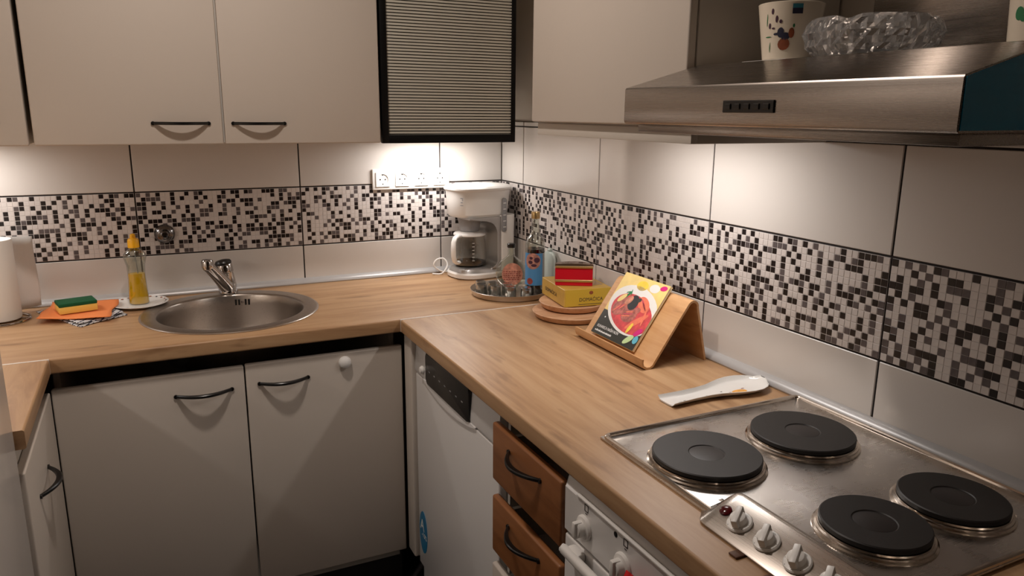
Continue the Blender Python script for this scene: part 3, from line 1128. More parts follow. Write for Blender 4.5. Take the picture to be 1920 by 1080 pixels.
# ------------------------------------------------------------------ hob
HBX0, HBX1, HBY0, HBY1 = -0.523, -0.020, -1.562, -2.150
t = thing('electric_hob', 'stainless steel electric hob with four cast-iron plates set in the worktop', 'hob', (-0.27, -1.856, ZT))
g = G()
g.box(HBX0, HBX1, HBY1, HBY0, ZT + 0.0003, ZT + 0.0050, 0.0015, 2)
g.build('top_plate', M_steel_hob, t)
g = G()
zr = ZT + 0.0062
ins = 0.006
out = rrect(HBX0 + ins, HBX1 - ins, HBY1 + ins, HBY0 - ins, 0.012, 6)
g.tube([(p[0], p[1], zr) for p in out], 0.0052, 10, closed=True)
g.build('rolled_rim', M_ringsteel, t)

PLATES = [(-0.4134, -1.7349, 0.0975), (-0.1856, -1.7351, 0.0965), (-0.3400, -2.0178, 0.0800), (-0.1640, -2.0178, 0.0820)]
for (px, py, pr_) in PLATES:
    T = Matrix.Translation((px, py, ZT + 0.005))
    g = G()
    g.lathe([(0, 0.0115), (pr_ - 0.006, 0.0115), (pr_ - 0.0075, 0.0120), (pr_ - 0.0030, 0.0125), (pr_ - 0.0030, 0.0190), (pr_ - 0.005, 0.0205), (pr_ - 0.012, 0.0203),
             (0.032, 0.0197), (0.0305, 0.0183), (0, 0.0183)], 64, T)
    for v in g.bm.verts:
        pass
    hp_ = g.build('hotplate', M_iron, t, recalc=False)
    g = G()
    g.lathe([(pr_ + 0.0060, 0.0003), (pr_ + 0.0055, 0.0030), (pr_ + 0.0025, 0.0048), (pr_ + 0.0022, 0.0075), (pr_ - 0.001, 0.0085), (pr_ - 0.0015, 0.0112), (pr_ - 0.006, 0.0116)], 64, T)
    g.build('collar', M_ringsteel, hp_, recalc=False, label='polished steel collar')
    g = G()
    g.lathe([(0.0295, 0.0184), (0.028, 0.0187), (0, 0.0186)], 40, T)
    g.build('centre_disc', M_iron_mid, hp_, recalc=False)

# raised control console at the front edge
CY0, CY1 = -1.845, -2.20
def console_ring(y, k):
    base = ZT + 0.0052
    pr_ = [(-0.5485, ZT + 0.0010), (-0.5490, ZT + 0.0040), (-0.5460, ZT + 0.0065), (-0.482, ZT + 0.0345), (-0.476, ZT + 0.0355), (-0.470, ZT + 0.0335), (-0.455, ZT + 0.0070), (-0.452, ZT + 0.0045)]
    return [(HBX0 + 0.004 + (x - (HBX0 + 0.004)) * (1 if x > HBX0 else max(k, 0.05)), y, ZT + 0.001 + (z - ZT - 0.001) * max(k, 0.12)) for x, z in pr_]
g = G()
g.loft([console_ring(y, k) for y, k in ((CY0, 0.0), (CY0 - 0.010, 0.12), (CY0 - 0.020, 0.45), (CY0 - 0.030, 0.80), (CY0 - 0.038, 0.97), (CY0 - 0.050, 1.0), (-2.118, 1.0), (-2.128, 0.97), (-2.135, 0.80), (-2.140, 0.45), (-2.144, 0.12))])
con = g.build('control_console', M_console, t)
sl = math.atan2(0.028, 0.064)
def on_console(y, s):
    """point on the sloping face; s 0 (front) .. 1 (ridge)"""
    a, b = Vector((-0.546, y, ZT + 0.0065)), Vector((-0.482, y, ZT + 0.0345))
    return a.lerp(b, s)
CM = lambda y, s: Matrix.Translation(on_console(y, s)) @ Matrix.Rotation(-sl, 4, 'Y')
for k, y in enumerate((-1.933, -1.987, -2.043, -2.098)):
    M = CM(y, 0.44)
    g = G()
    g.lathe([(0, 0.0003), (0.0190, 0.0003), (0.0195, 0.003), (0.0180, 0.0050), (0.0125, 0.0060), (0.0115, 0.015), (0.009, 0.0165), (0, 0.0165)], 32, M)
    kn = g.build('knob', M_plast, con)
    g = G()
    g.box(-0.0165, 0.0165, -0.0050, 0.0050, 0.006, 0.0205, 0.002, 2, M=M @ Matrix.Rotation(0.5, 4, 'Z'))
    g.build('grip', M_plast, kn)
    for q in range(7):
        a = 0.4 + q * 0.75
        g = G(); g.box(-0.0006, 0.0006, -0.0006, 0.0006, 0.0045, 0.0053, M=M @ Matrix.Translation((0.0165 * math.cos(a), 0.0165 * math.sin(a), 0)))
        g.build('scale_mark', M_ink, kn, smooth=0)
g = G()
g.lathe([(0, 0.0003), (0.0095, 0.0003), (0.0095, 0.0025), (0.007, 0.0042), (0, 0.005)], 24, CM(-1.8985, 0.50))
g.build('pilot_light', M_redlens, con, label='dark red pilot light')
for y in (-1.972, -2.035):
    g = G(); g.box(-0.566, -0.548, y - 0.008, y + 0.008, ZT + 0.0003, ZT + 0.004, 0.0015)
    g.build('clip', M_rubber, t)

# ------------------------------------------------------------------ small things, left part of the back worktop
# paper towel
PX, PY = -1.668, -0.150
t = thing('paper_towel_holder', 'chrome wire holder carrying the paper towel roll', 'holder', (PX, PY, ZT))
g = G()
g.tube([(PX + 0.075 * math.cos(a), PY + 0.075 * math.sin(a), ZT + 0.0036) for a in [2 * math.pi * i / 40 for i in range(40)]], 0.0033, 8, closed=True)
g.tube([(PX - 0.075, PY, ZT + 0.0036), (PX + 0.075, PY, ZT + 0.0036)], 0.003, 8)
g.build('ring_base', M_chrome, t)
g = G()
g.tube([(PX, PY, ZT + 0.003), (PX, PY, ZT + 0.27)], 0.004, 10)
g.build('rod', M_chrome, t)
t = thing('paper_towel_roll', 'white paper towel roll with one sheet hanging loose', 'paper towel', (PX, PY, ZT + 0.0075))
g = G()
zb, zt = ZT + 0.0078, ZT + 0.2375
g.lathe([(0.020, zb), (0.054, zb), (0.0555, zb + 0.003), (0.0555, zt - 0.004), (0.054, zt), (0.020, zt), (0.020, zb)], 48, Matrix.Translation((PX, PY, 0)))
g.build('roll', M_paper, t)
g = G()
g.lathe([(0.0185, zb - 0.0001), (0.0198, zb - 0.0001), (0.0198, zt + 0.001), (0.0185, zt + 0.001), (0.0185, zb)], 24, Matrix.Translation((PX, PY, 0)))
g.build('core', M_card, t)
pts = []
for i in range(15):
    s = i / 14
    a = math.radians(62)
    p = Vector((PX + 0.0560 * math.cos(a), PY + 0.0560 * math.sin(a), 0))
    q = Vector((-1.572, -0.030, 0))
    c = p.lerp(q, s) + Vector((0.004, 0.006, 0)) * math.sin(s * 5)
    pts.append(c)
g = G()
rings = []
for k in range(9):
    v = k / 8
    rings.append([(p.x + 0.002 * math.sin(v * 6), p.y, zb + 0.004 + (zt - zb - 0.006) * v - 0.010 * (i / 14) * v) for i, p in enumerate(pts)])
g.loft(rings, cap=False, closed=False)
o = g.build('loose_sheet', M_paper, t)
sd = o.modifiers.new('solid', 'SOLIDIFY'); sd.thickness = 0.0008

# folded tea towel, orange cloth, sponge
def cloth(name, corners, z, amp, mat, thick, n=14, seed=1):
    rr = random.Random(seed)
    ph = [rr.uniform(0, 6) for _ in range(4)]
    g = G()
    a, b, c, d = [Vector((p[0], p[1], 0)) for p in corners]
    rings = []
    for i in range(n + 1):
        u = i / n
        row = []
        for j in range(n + 1):
            v = j / n
            p = (a * (1 - u) + b * u) * (1 - v) + (d * (1 - u) + c * u) * v
            edge = max(abs(u - 0.5), abs(v - 0.5)) * 2
            h = z + amp * (0.5 + 0.5 * math.sin(u * 7 + ph[0]) * math.cos(v * 6 + ph[1])) * edge ** 2
            w = 0.004 * math.sin(v * 9 + ph[2])
            row.append((p.x + w * (abs(u - 0.5) > 0.45), p.y + w * (abs(v - 0.5) > 0.45), h))
        rings.append(row)
    g.loft(rings, cap=False, closed=False)
    o = g.build(name, mat)
    sd = o.modifiers.new('solid', 'SOLIDIFY')
    sd.thickness = thick
    sd.offset = 1
    return o
t = thing('tea_towel', 'checked tea towel folded under the orange cloth', 'towel', (-1.45, -0.2, ZT))
for k, (cs, dz, amp) in enumerate((([(-1.590, -0.080), (-1.458, -0.322), (-1.335, -0.225), (-1.415, -0.050)], 0.0004, 0.003), ([(-1.560, -0.100), (-1.462, -0.312), (-1.345, -0.222), (-1.42, -0.060)], 0.0055, 0.004))):
    o = cloth('fold', cs, ZT + dz, amp, M_check, 0.002, seed=3 + k)
    o.data.transform(Matrix.Translation((1.45, 0.2, -ZT)))
    o.parent = t
o = cloth('cleaning_cloth', [(-1.572, -0.236), (-1.384, -0.296), (-1.362, -0.075), (-1.545, -0.035)], ZT + 0.0125, 0.004, M_orange, 0.0022, seed=8)
tag(o, 'flat orange cleaning cloth under the sponge', 'cloth')
t = thing('sponge', 'yellow washing-up sponge with a green scouring top', 'sponge', (-1.472, -0.172, ZT + 0.0172), math.radians(14))
g = G(); g.box(-0.050, 0.050, -0.036, 0.036, 0.0, 0.021, 0.003, 2)
g.build('foam', M_spy, t, world=False)
g = G(); g.box(-0.050, 0.050, -0.036, 0.036, 0.0211, 0.031, 0.002, 2)
g.build('scourer', M_spg, t, world=False)

# plate with soap bottle
QX, QY = -1.305, -0.112
t = thing('saucer', 'small white plate with patterned rim under the soap bottle', 'plate', (QX, QY, ZT))
g = G()
g.lathe([(0, 0.0006), (0.045, 0.0006), (0.070, 0.005), (0.083, 0.0105), (0.0845, 0.0118), (0.083, 0.0128), (0.068, 0.0075), (0.044, 0.004), (0, 0.0036)], 48, Matrix.Translation((QX, QY, ZT)))
g.build('dish', M_ceramic, t)
for i in range(22):
    a = 2 * math.pi * i / 22
    g = G()
    f = lambda u, v, a=a: (QX + v * math.cos(a + u / v), QY + v * math.sin(a + u / v), ZT + 0.0080 + (v - 0.068) * 0.36 + 0.0004)
    g.disc_uv(f, 0, 0.0755, 0.0035 if i % 2 else 0.005, 0.0026, 2, 8)
    g.build('rim_motif', M_brown if i % 3 else M_navy, t, smooth=0)
t = thing('dish_soap_bottle', 'clear bottle of yellow dish soap with a yellow cap', 'bottle', (QX, QY + 0.004, ZT + 0.004))
TB = Matrix.Translation((QX, QY + 0.004, ZT + 0.0042))
g = G()
bp_ = [(0, 0.0005), (0.026, 0.0005), (0.029, 0.004), (0.0285, 0.03), (0.0255, 0.075), (0.0250, 0.10), (0.027, 0.125), (0.033, 0.150), (0.031, 0.160), (0.021, 0.172), (0.014, 0.177), (0.013, 0.184)]
g.lathe(bp_, 32, TB, sy=0.68)
g.build('bottle_body', M_bottle, t)
g = G()
g.lathe([(0, 0.002), (0.024, 0.002), (0.0273, 0.005), (0.0268, 0.03), (0.0240, 0.075), (0.0236, 0.098), (0, 0.098)], 32, TB, sy=0.66)
g.build('liquid', M_soapd, t)
g = G()
g.lathe([(0, 0.180), (0.0165, 0.180), (0.017, 0.183), (0.0165, 0.202), (0.014, 0.207), (0.008, 0.209), (0.0075, 0.219), (0.005, 0.222), (0, 0.222)], 28, TB, rad=lambda i, k: 1.0 if (k < 2 or k > 4) else (1.0 if i % 2 else 0.96))
g.build('cap', M_cap, t)
g = G()
g.tube([TB @ Vector((0, 0, 0.02)), TB @ Vector((0.004, 0, 0.10)), TB @ Vector((0.0, 0, 0.18))], 0.0016, 6)
g.build('dip_tube', M_greyp, t)

# ------------------------------------------------------------------ coffee maker
def sup(cx, ax, ay, n, z, seg=48, cy=0.0):
    pts = []
    for i in range(seg):
        a = 2 * math.pi * i / seg
        c, s = math.cos(a), math.sin(a)
        pts.append((cx + ax * math.copysign(abs(c) ** (2 / n), c), cy + ay * math.copysign(abs(s) ** (2 / n), s), z))
    return pts
KX, KY = -0.150, -0.112
t = thing('coffee_maker', 'white filter coffee maker with glass jug and silver trim', 'coffee maker', (KX, KY, ZT), math.radians(188))
W = dict(world=False)
g = G()
g.loft([sup(0.002, 0.105, 0.085, 2.6, 0.0008), sup(0.002, 0.112, 0.090, 2.6, 0.005), sup(0.002, 0.113, 0.091, 2.6, 0.018), sup(0.002, 0.109, 0.087, 2.6, 0.024)])
g.build('base', M_plast, t, **W)
g = G()
g.loft([sup(0.000, 0.1085, 0.0865, 2.6, 0.0242), sup(-0.002, 0.103, 0.081, 2.6, 0.034), sup(-0.004, 0.094, 0.073, 2.4, 0.041), sup(0.010, 0.070, 0.062, 2.2, 0.0425)])
g.build('silver_deck', M_silver, t, **W)
g = G()
g.loft([sup(-0.080, 0.034, 0.088, 5, 0.026), sup(-0.079, 0.036, 0.088, 5, 0.12), sup(-0.079, 0.038, 0.0885, 5, 0.232)])
g.build('tower', M_plast, t, **W)
g = G()
inner = []
for k in range(9):
    a = math.radians(90 * k / 8)
    inner.append((-0.036 + 0.045 * (1 - math.sin(a)) , 0.168 + 0.045 * math.cos(a) - 0.0))
inner = [(0.085, 0.222)] + [(0.012 - 0.046 * math.sin(math.radians(90 * k / 8)), 0.168 + 0.046 * math.cos(math.radians(90 * k / 8))) for k in range(9)]
inner += [(-0.034, 0.08)] + [(-0.014 - 0.020 * math.cos(math.radians(90 * k / 5)), 0.062 - 0.020 * math.sin(math.radians(90 * k / 5))) for k in range(6)]
outer = [(-0.014, 0.036), (-0.050, 0.036), (-0.050, 0.2285), (0.085, 0.2285)]
g.prism(inner + outer, 'y', -0.0845, 0.0845, 0.002)
g.build('silver_arch', M_silver, t, **W)
g = G()
g.loft([sup(0.002, 0.106, 0.080, 2.5, 0.2288), sup(0.002, 0.111, 0.087, 2.6, 0.238), sup(0.000, 0.116, 0.089, 2.6, 0.29), sup(0.000, 0.120, 0.091, 2.6, 0.322)])
head = g.build('filter_housing', M_plast, t, **W)
g = G()
g.loft([sup(0.0, 0.121, 0.092, 2.6, 0.3222), sup(0.0, 0.126, 0.096, 2.6, 0.327), sup(0.0, 0.126, 0.096, 2.6, 0.333), sup(0.0, 0.118, 0.088, 2.5, 0.340), sup(0.0, 0.070, 0.050, 2.3, 0.344)])
g.build('lid', M_plast, t, **W)
g = G()
g.prism(rrect(-0.0690, -0.0510, 0.170, 0.296, 0.0090, 6), 'y', 0.0835, 0.0915, 0.001)
wg = g.build('water_gauge', M_greyp, t, label='grey water level window', **W)
for k in range(5):
    g = G(); z = 0.188 + k * 0.022
    g.box(-0.066, -0.054, 0.0913, 0.0919, z, z + 0.003)
    g.build('level_mark', M_wht, wg, smooth=0, **W)
g = G()
for (x0, z0, x1, z1) in ((0.090, 0.302, 0.096, 0.308), (0.090, 0.288, 0.094, 0.294), (0.092, 0.276, 0.097, 0.280)):
    pass
jx = 0.036
g = G()
g.lathe([(0, 0.0432), (0.050, 0.0432), (0.059, 0.048), (0.0635, 0.066), (0.0640, 0.085), (0.0600, 0.125), (0.0560, 0.150), (0.0575, 0.157)], 48, Matrix.Translation((jx, 0, 0)))
jug = g.build('jug', M_jug, t, **W)
g = G()
g.lathe([(0, 0.0438), (0.049, 0.0438), (0.058, 0.049), (0.0605, 0.056), (0, 0.056)], 40, Matrix.Translation((jx, 0, 0)))
g.build('coffee_rest', thin_glass('thin_coffee', (120, 96, 76), 0.3), jug, **W)
g = G()
g.lathe([(0, 0.172), (0.030, 0.171), (0.055, 0.166), (0.0600, 0.162), (0.0605, 0.157), (0.057, 0.1555), (0, 0.1555)], 40, Matrix.Translation((jx, 0, 0)))
g.build('jug_lid', M_plast, jug, **W)
g = G()
g.lathe([(0, 0.1725), (0.035, 0.1725), (0.040, 0.198), (0.046, 0.2225), (0, 0.2225)], 32, Matrix.Translation((jx, 0, 0)))
g.build('filter_nozzle', M_greyp, t, **W)
g = G()
hpts = []
HC = [(0.060, 0.158), (0.075, 0.160), (0.090, 0.155), (0.099, 0.140), (0.101, 0.115), (0.100, 0.088), (0.094, 0.070), (0.083, 0.062), (0.068, 0.062)]
ha = math.radians(24)
rings = []
for i, (rx, z) in enumerate(HC):
    tt = (Vector(HC[min(i + 1, len(HC) - 1)]) - Vector(HC[max(i - 1, 0)])).normalized()
    nn = Vector((-tt.y, tt.x))
    ring = []
    for q in range(12):
        a = 2 * math.pi * q / 12
        o1 = 0.0065 * math.cos(a)
        o2 = 0.0105 * math.sin(a)
        rr = rx + nn.x * o1
        ring.append((jx + rr * math.cos(ha) - o2 * math.sin(ha), rr * math.sin(ha) + o2 * math.cos(ha), z + nn.y * o1))
    rings.append(ring)
g.loft(rings)
g.build('jug_handle', M_plast, jug, **W)
for k in range(6):
    g = G(); z = 0.068 + k * 0.013
    a0 = math.radians(72)
    R0 = 0.0645
    f = lambda u, v: (jx + R0 * math.cos(a0 + u / R0), R0 * math.sin(a0 + u / R0), v)
    g.rect_uv(f, -0.0045, 0.0045, z, z + 0.0018, 4, 1)
    g.build('jug_mark', M_wht, jug, smooth=0, **W)
# mains cord behind the machine
g = G()
cpts = [(-0.06, 0.088), (-0.10, 0.094)]
ctrl = [Vector(p) for p in ((-0.135, -0.030, 0.912), (-0.20, -0.028, 0.9052), (-0.262, -0.032, 0.906), (-0.296, -0.034, 0.930), (-0.290, -0.036, 0.952), (-0.262, -0.040, 0.958), (-0.250, -0.052, 0.935), (-0.275, -0.060, 0.9050), (-0.31, -0.050, 0.9045))]
def catmull(P, n=8):
    out = []
    for i in range(len(P) - 1):
        p0, p1, p2, p3 = P[max(i - 1, 0)], P[i], P[i + 1], P[min(i + 2, len(P) - 1)]
        for k in range(n):
            s = k / n
            out.append(0.5 * ((2 * p1) + (p2 - p0) * s + (2 * p0 - 5 * p1 + 4 * p2 - p3) * s * s + (3 * p1 - p0 - 3 * p2 + p3) * s ** 3))
    out.append(P[-1])
    return out
g.tube(catmull(ctrl), 0.0032, 8)
g.build('mains_cord', M_plast, t)
# little printed curl on the front of the housing
g = G()
for (u, v, ru, rv) in ((0, 0.300, 0.006, 0.0022), (0.003, 0.295, 0.002, 0.005), (0, 0.285, 0.005, 0.002), (0.0, 0.275, 0.007, 0.0018)):
    f = lambda a, b: (0.1180 * math.cos(0.50 + a / 0.09) ** 0.9 + 0.0006, 0.0905 * math.sin(0.50 + a / 0.09) + 0.0200, b)
    g.disc_uv(f, u, v, ru, rv, 2, 10)
g.build('printed_mark', M_greyp, head, smooth=0, **W)

# ------------------------------------------------------------------ tray with bottles and glasses
RXT, RYT = -0.1715, -0.4375
t = thing('serving_tray', 'round steel tray holding liqueur bottles and shot glasses', 'tray', (RXT, RYT, ZT))
g = G()
g.lathe([(0, 0.0006), (0.128, 0.0006), (0.134, 0.003), (0.1385, 0.018), (0.1405, 0.0205), (0.1395, 0.0212), (0.1370, 0.0185), (0.1325, 0.0045), (0.127, 0.0024), (0, 0.0024)], 64, Matrix.Translation((RXT, RYT, ZT)) @ Matrix.Diagonal((0.963, 0.963, 1, 1)))
g.build('tray_dish', plain('tray_steel', (205, 196, 186), 0.3, metal=1.0), t)
ZS = ZT + 0.0026

# flask with round flat belly
BX, BY = -0.142, -0.385
ang = math.radians(-26)
t = thing('round_flask', 'round flat glass flask with black cap and pink oval label', 'bottle', (BX, BY, ZS), ang)
g = G()
rings = []
def disc_ring(x_half, z, d):
    return sup(0, x_half, d, 2.2, z, 28)
R = 0.0545
rings.append(disc_ring(0.020, 0.0005, 0.014))
for k in range(1, 12):
    a = -math.pi / 2 + math.pi * (0.12 + 0.80 * k / 12)
    z = 0.0585 + R * math.sin(a)
    x = R * math.cos(a)
    if z > 0.002:
        rings.append(disc_ring(max(x, 0.0125), z, 0.019 - 0.005 * abs(math.sin(a))))
rings += [disc_ring(0.0125, 0.117, 0.0120), disc_ring(0.0115, 0.128, 0.0115), disc_ring(0.0115, 0.146, 0.0115)]
g.loft(rings)
g.build('flask_body', M_bottle, t, **W)
g = G()
g.lathe([(0, 0.1463), (0.0140, 0.1463), (0.0143, 0.148), (0.0143, 0.1585), (0.013, 0.160), (0, 0.160)], 24)
g.build('cap', M_black, t, **W)
g = G()
f = lambda u, v: (u, -0.0196 + 0.0002 * abs(u) / 0.03, v)
g.disc_uv(f, 0.004, 0.056, 0.036, 0.039, 5, 32)
lab = g.build('label', M_lblpink, t, smooth=0, **W)
g = G()
f2 = lambda u, v: (u, -0.0200, v)
rr = random.Random(5)
for row in range(5):
    z = 0.036 + row * 0.0068
    x = -0.026
    while x < 0.029:
        w = rr.uniform(0.003, 0.008)
        g.rect_uv(f2, x, x + w, z, z + 0.0032, 1, 1)
        x += w + 0.0025
g.build('label_print', M_lblred, lab, smooth=0, **W)

BX, BY = -0.1060, -0.4920
t = thing('liqueur_bottle', 'tall bottle of dark liqueur with blue label and gold cap', 'bottle', (BX, BY, ZS))
TB = Matrix.Translation((BX, BY, ZS))
g = G()
g.lathe([(0, 0.0005), (0.0300, 0.0005), (0.0325, 0.003), (0.0325, 0.170), (0.0315, 0.182), (0.0265, 0.196), (0.0185, 0.203), (0.0150, 0.212), (0.0125, 0.240), (0.0120, 0.252), (0.0135, 0.254), (0.0135, 0.258)], 36, TB)
g.build('bottle_glass', M_bottle, t)
g = G()
g.lathe([(0, 0.003), (0.0295, 0.003), (0.0312, 0.006), (0.0312, 0.158), (0, 0.158)], 36, TB)
g.build('liqueur', M_liq, t)
g = G()
g.lathe([(0, 0.2584), (0.0145, 0.2584), (0.0148, 0.262), (0.0146, 0.278), (0.0135, 0.281), (0, 0.281)], 28, TB, rad=lambda i, k: 1.0 if k not in (2, 3) else (1.0 if i % 2 else 0.97))
g.build('cap', M_gold, t)
front = math.atan2(-0.84, -0.42)
def cyl(R0, a0):
    return lambda u, v: (BX + R0 * math.cos(a0 + u / R0), BY + R0 * math.sin(a0 + u / R0), ZS + v)
g = G(); g.rect_uv(cyl(0.0329, front), -0.046, 0.028, 0.038, 0.146, 20, 4)
lab = g.build('label', M_lblblue, t, label='blue paper label', smooth=60)
g = G(); g.disc_uv(cyl(0.0332, front), -0.008, 0.120, 0.027, 0.027, 5, 28)
pm = g.build('label_picture', plain('label_picture_print', (178, 126, 112), 0.6, var=0.5, vscale=70), lab, smooth=60)
g = G()
for (u, v, ru, rv) in ((0.006, 0.124, 0.010, 0.009), (-0.016, 0.116, 0.008, 0.006), (-0.004, 0.106, 0.010, 0.005), (-0.014, 0.130, 0.006, 0.005)):
    g.disc_uv(cyl(0.0335, front), u, v, ru, rv, 3, 14)
g.build('label_print', M_purple, lab, smooth=60)
g = G(); g.disc_uv(cyl(0.0334, front), -0.018, 0.052, 0.011, 0.011, 3, 20)
g.build('label_seal', M_lblred, lab, smooth=60)

# shot glasses, upside down
GM = G()
GM.lathe([(0.0185, 0.0003), (0.0200, 0.0010), (0.0182, 0.030), (0.0175, 0.0360), (0.0155, 0.0385), (0, 0.0385), (0, 0.0300), (0.0150, 0.0290), (0.0165, 0.010), (0.0185, 0.0003)], 20,
         rad=lambda i, k: 1.0 if k not in (1, 2) else (1.0 if i % 2 else 0.955))
GM.bm.verts.ensure_lookup_table()
gme = GM.mesh('shot_glass', thin_glass('shot_glass_clear', (228, 230, 228), 1.0, 0.16), 25)
spots = [(-0.273, -0.428), (-0.2385, -0.464), (-0.200, -0.500), (-0.1585, -0.533), (-0.226, -0.418), (-0.190, -0.455), (-0.2560, -0.383)]
for (x, y) in spots:
    o = bpy.data.objects.new('shot_glass', gme)
    COL.objects.link(o)
    o.location = (x, y, ZS)
    o.rotation_euler = (0, 0, random.uniform(0, 3))
    tag(o, 'small clear shot glass turned upside down on the steel tray', 'glass', 'shot glasses on the tray')

# pale canister between tray and wall
JX, JY = -0.0185, -0.436
t = thing('ceramic_canister', 'slim pale green ceramic canister against the wall behind the liqueur bottle', 'canister', (JX, JY, ZT))
g = G()
g.lathe([(0, 0.0005), (0.036, 0.0005), (0.038, 0.005), (0.039, 0.07), (0.038, 0.110), (0.032, 0.128), (0.022, 0.135), (0, 0.136)], 36, Matrix.Translation((JX, JY, ZT)), sx=0.36, sy=0.92)
g.build('canister_body', M_pale, t)
g = G()
g.lathe([(0, 0.1365), (0.010, 0.1365), (0.012, 0.141), (0.008, 0.146), (0, 0.147)], 20, Matrix.Translation((JX, JY, ZT)), sx=0.7)
g.build('knob', M_pale, t)

# ------------------------------------------------------------------ wooden plates and boxes
A = (-0.1275, -0.7740)
t = thing('wooden_plate', 'larger round wooden plate under the smaller one', 'plate', (A[0], A[1], ZT))
g = G()
g.lathe([(0, 0.0005), (0.100, 0.0005), (0.108, 0.004), (0.1165, 0.0165), (0.1175, 0.0190), (0.1160, 0.0205), (0.110, 0.0205), (0.104, 0.0190), (0, 0.0185)], 64, Matrix.Translation((A[0], A[1], ZT)))
g.build('dish', M_plank, t)
Bp = (-0.1080, -0.7450)
t = thing('wooden_plate', 'smaller round wooden plate stacked on the larger one under the yellow box', 'plate', (Bp[0], Bp[1], ZT + 0.021))
g = G()
g.lathe([(0, 0.0210), (0.086, 0.0210), (0.093, 0.0245), (0.1005, 0.0375), (0.1015, 0.0400), (0.1000, 0.0415), (0.095, 0.0415), (0.090, 0.0400), (0, 0.0395)], 64, Matrix.Translation((Bp[0], Bp[1], ZT)))
g.build('dish', M_plank, t)

ZBX = ZT + 0.0420
bang = math.atan2(0.150, 0.004)
t = thing('biscuit_box', 'yellow biscuit box lying on the wooden plates', 'box', (-0.0905, -0.735, ZBX), math.radians(-8))
# local x along the short face, y along the long side
L, Wd, H = 0.190, 0.150, 0.053
g = G(); g.box(-Wd / 2, Wd / 2, -L / 2, L / 2, 0.0002, H, 0.0012, 1)
bb = g.build('carton', M_yellow, t, **W)
g = G(); g.box(-Wd / 2 + 0.004, Wd / 2 - 0.004, -L / 2 - 0.0003, -L / 2 + 0.001, 0.0015, H - 0.002)
g.build('front_panel', plain('yellow_print', (208, 172, 62), 0.35), bb, smooth=0, **W)
R8 = root_matrix(t)
def loc_frame(o, x, y):
    return R8 @ frame(o, x, y)
text_mesh('box_lettering', 'DOMAĆICA', 0.0150, loc_frame((0.010, -L / 2 - 0.0006, 0.020), (1, 0, 0), (0, 0, 1)), M_ink, bb, xs=0.95)
g = G()
fz = lambda u, v: (u, -L / 2 - 0.0006, v)
g.disc_uv(fz, 0.010, 0.0405, 0.0065, 0.0055, 2, 16)
g.build('box_emblem', M_brown, bb, smooth=0, **W)
g = G()
g.rect_uv(fz, -0.030, 0.052, 0.0055, 0.0070, 1, 1)
g.build('box_rule', M_ink, bb, smooth=0, **W)
text_mesh('box_lettering', 'DOMAĆICA', 0.0165, loc_frame((-Wd / 2 - 0.0006, 0.015, 0.024), (0, -1, 0), (0, 0, 1)), M_ink, bb, xs=1.1)
g = G()
fz = lambda u, v: (u, v, H + 0.0003)
g.rect_uv(fz, 0.032, 0.066, -0.055, 0.040, 1, 1)
g.build('box_picture', M_gold, bb, smooth=0, **W)

t = thing('gift_box', 'shiny red gift box with gold edging on top of the yellow box', 'box', (-0.110, -0.755, ZBX + H + 0.0005), math.radians(-30))
g = G()
pr2 = [(-0.026, 0.0), (0.024, 0.0), (0.036, 0.044), (-0.030, 0.046)]
# profile in (y,z): front face leans back a little
g.prism([(-0.030, 0.0004), (0.030, 0.0004), (0.040, 0.040), (-0.027, 0.047)], 'x', -0.056, 0.056, 0.002)
rb = g.build('carton', M_red, t, **W)
g = G()
rings = []
for i in range(9):
    u = -0.057 + 0.114 * i / 8
    h = 0.0478 + 0.004 * math.cos((i - 4) / 4 * 1.4)
    rings.append([(u, -0.0305, 0.0445), (u, -0.0285, 0.0490 + (h - 0.0478) * 0.5), (u, 0.010, h + 0.002 - 0.003), (u, 0.043, 0.0425), (u, 0.043, 0.0405), (u, 0.0, 0.0440)])
g.loft(rings)
g.build('lid', plain('foil_top', (150, 120, 96), 0.22, metal=0.9), rb, label='metallic foil lid', **W)
g = G(); g.box(-0.0565, 0.0565, -0.0318, -0.0290, 0.0405, 0.0455, 0.001, 1)
g.build('edging', M_gold, rb, **W)
g = G(); g.box(-0.0565, 0.0565, -0.0322, -0.0290, 0.0085, 0.0140, 0.001, 1)
g.build('ribbon', M_gold, rb, label='gold band', **W)
g = G(); g.box(-0.0572, -0.0562, -0.022, 0.020, 0.006, 0.038)
g.build('side_flap', M_pink, rb, smooth=0, **W)
for o_ in [rb] + list(rb.children):
    o_.data.transform(Matrix.Diagonal((1, 1, 1.32, 1)))

# ------------------------------------------------------------------ book stand and cookbook
SY0, SY1 = -0.963, -1.276
path = [(-0.2215, 0.9275), (-0.2225, 0.918), (-0.2195, 0.9085), (-0.2105, 0.9030), (-0.2000, 0.9030), (-0.1920, 0.9075), (-0.1865, 0.9155)]
top = (-0.0920, 1.0500)
path += [(-0.160, 0.9537), (-0.125, 1.0040), top]
for k in range(1, 7):
    a = math.radians(145 - 145 * k / 6 - 12 * k / 6)
    path.append((-0.0800 + 0.0145 * math.cos(a), 1.0418 + 0.0145 * math.sin(a)))
path += [(-0.0560, 1.0000), (-0.0440, 0.9500), (-0.0320, 0.9012)]
def offset(path, w):
    L_, R_ = [], []
    for i, p in enumerate(path):
        q0 = path[max(i - 1, 0)]; q1 = path[min(i + 1, len(path) - 1)]
        d_ = Vector((q1[0] - q0[0], q1[1] - q0[1])).normalized()
        n_ = Vector((-d_.y, d_.x))
        L_.append((p[0] + n_.x * w, p[1] + n_.y * w)); R_.append((p[0] - n_.x * w, p[1] - n_.y * w))
    return L_, R_
L_, R_ = offset(path, 0.0028)
t = thing('book_stand', 'bent beech plywood stand holding the cookbook upright', 'book stand', (-0.13, -1.12, ZT))
g = G()
ny = 10
rings = []
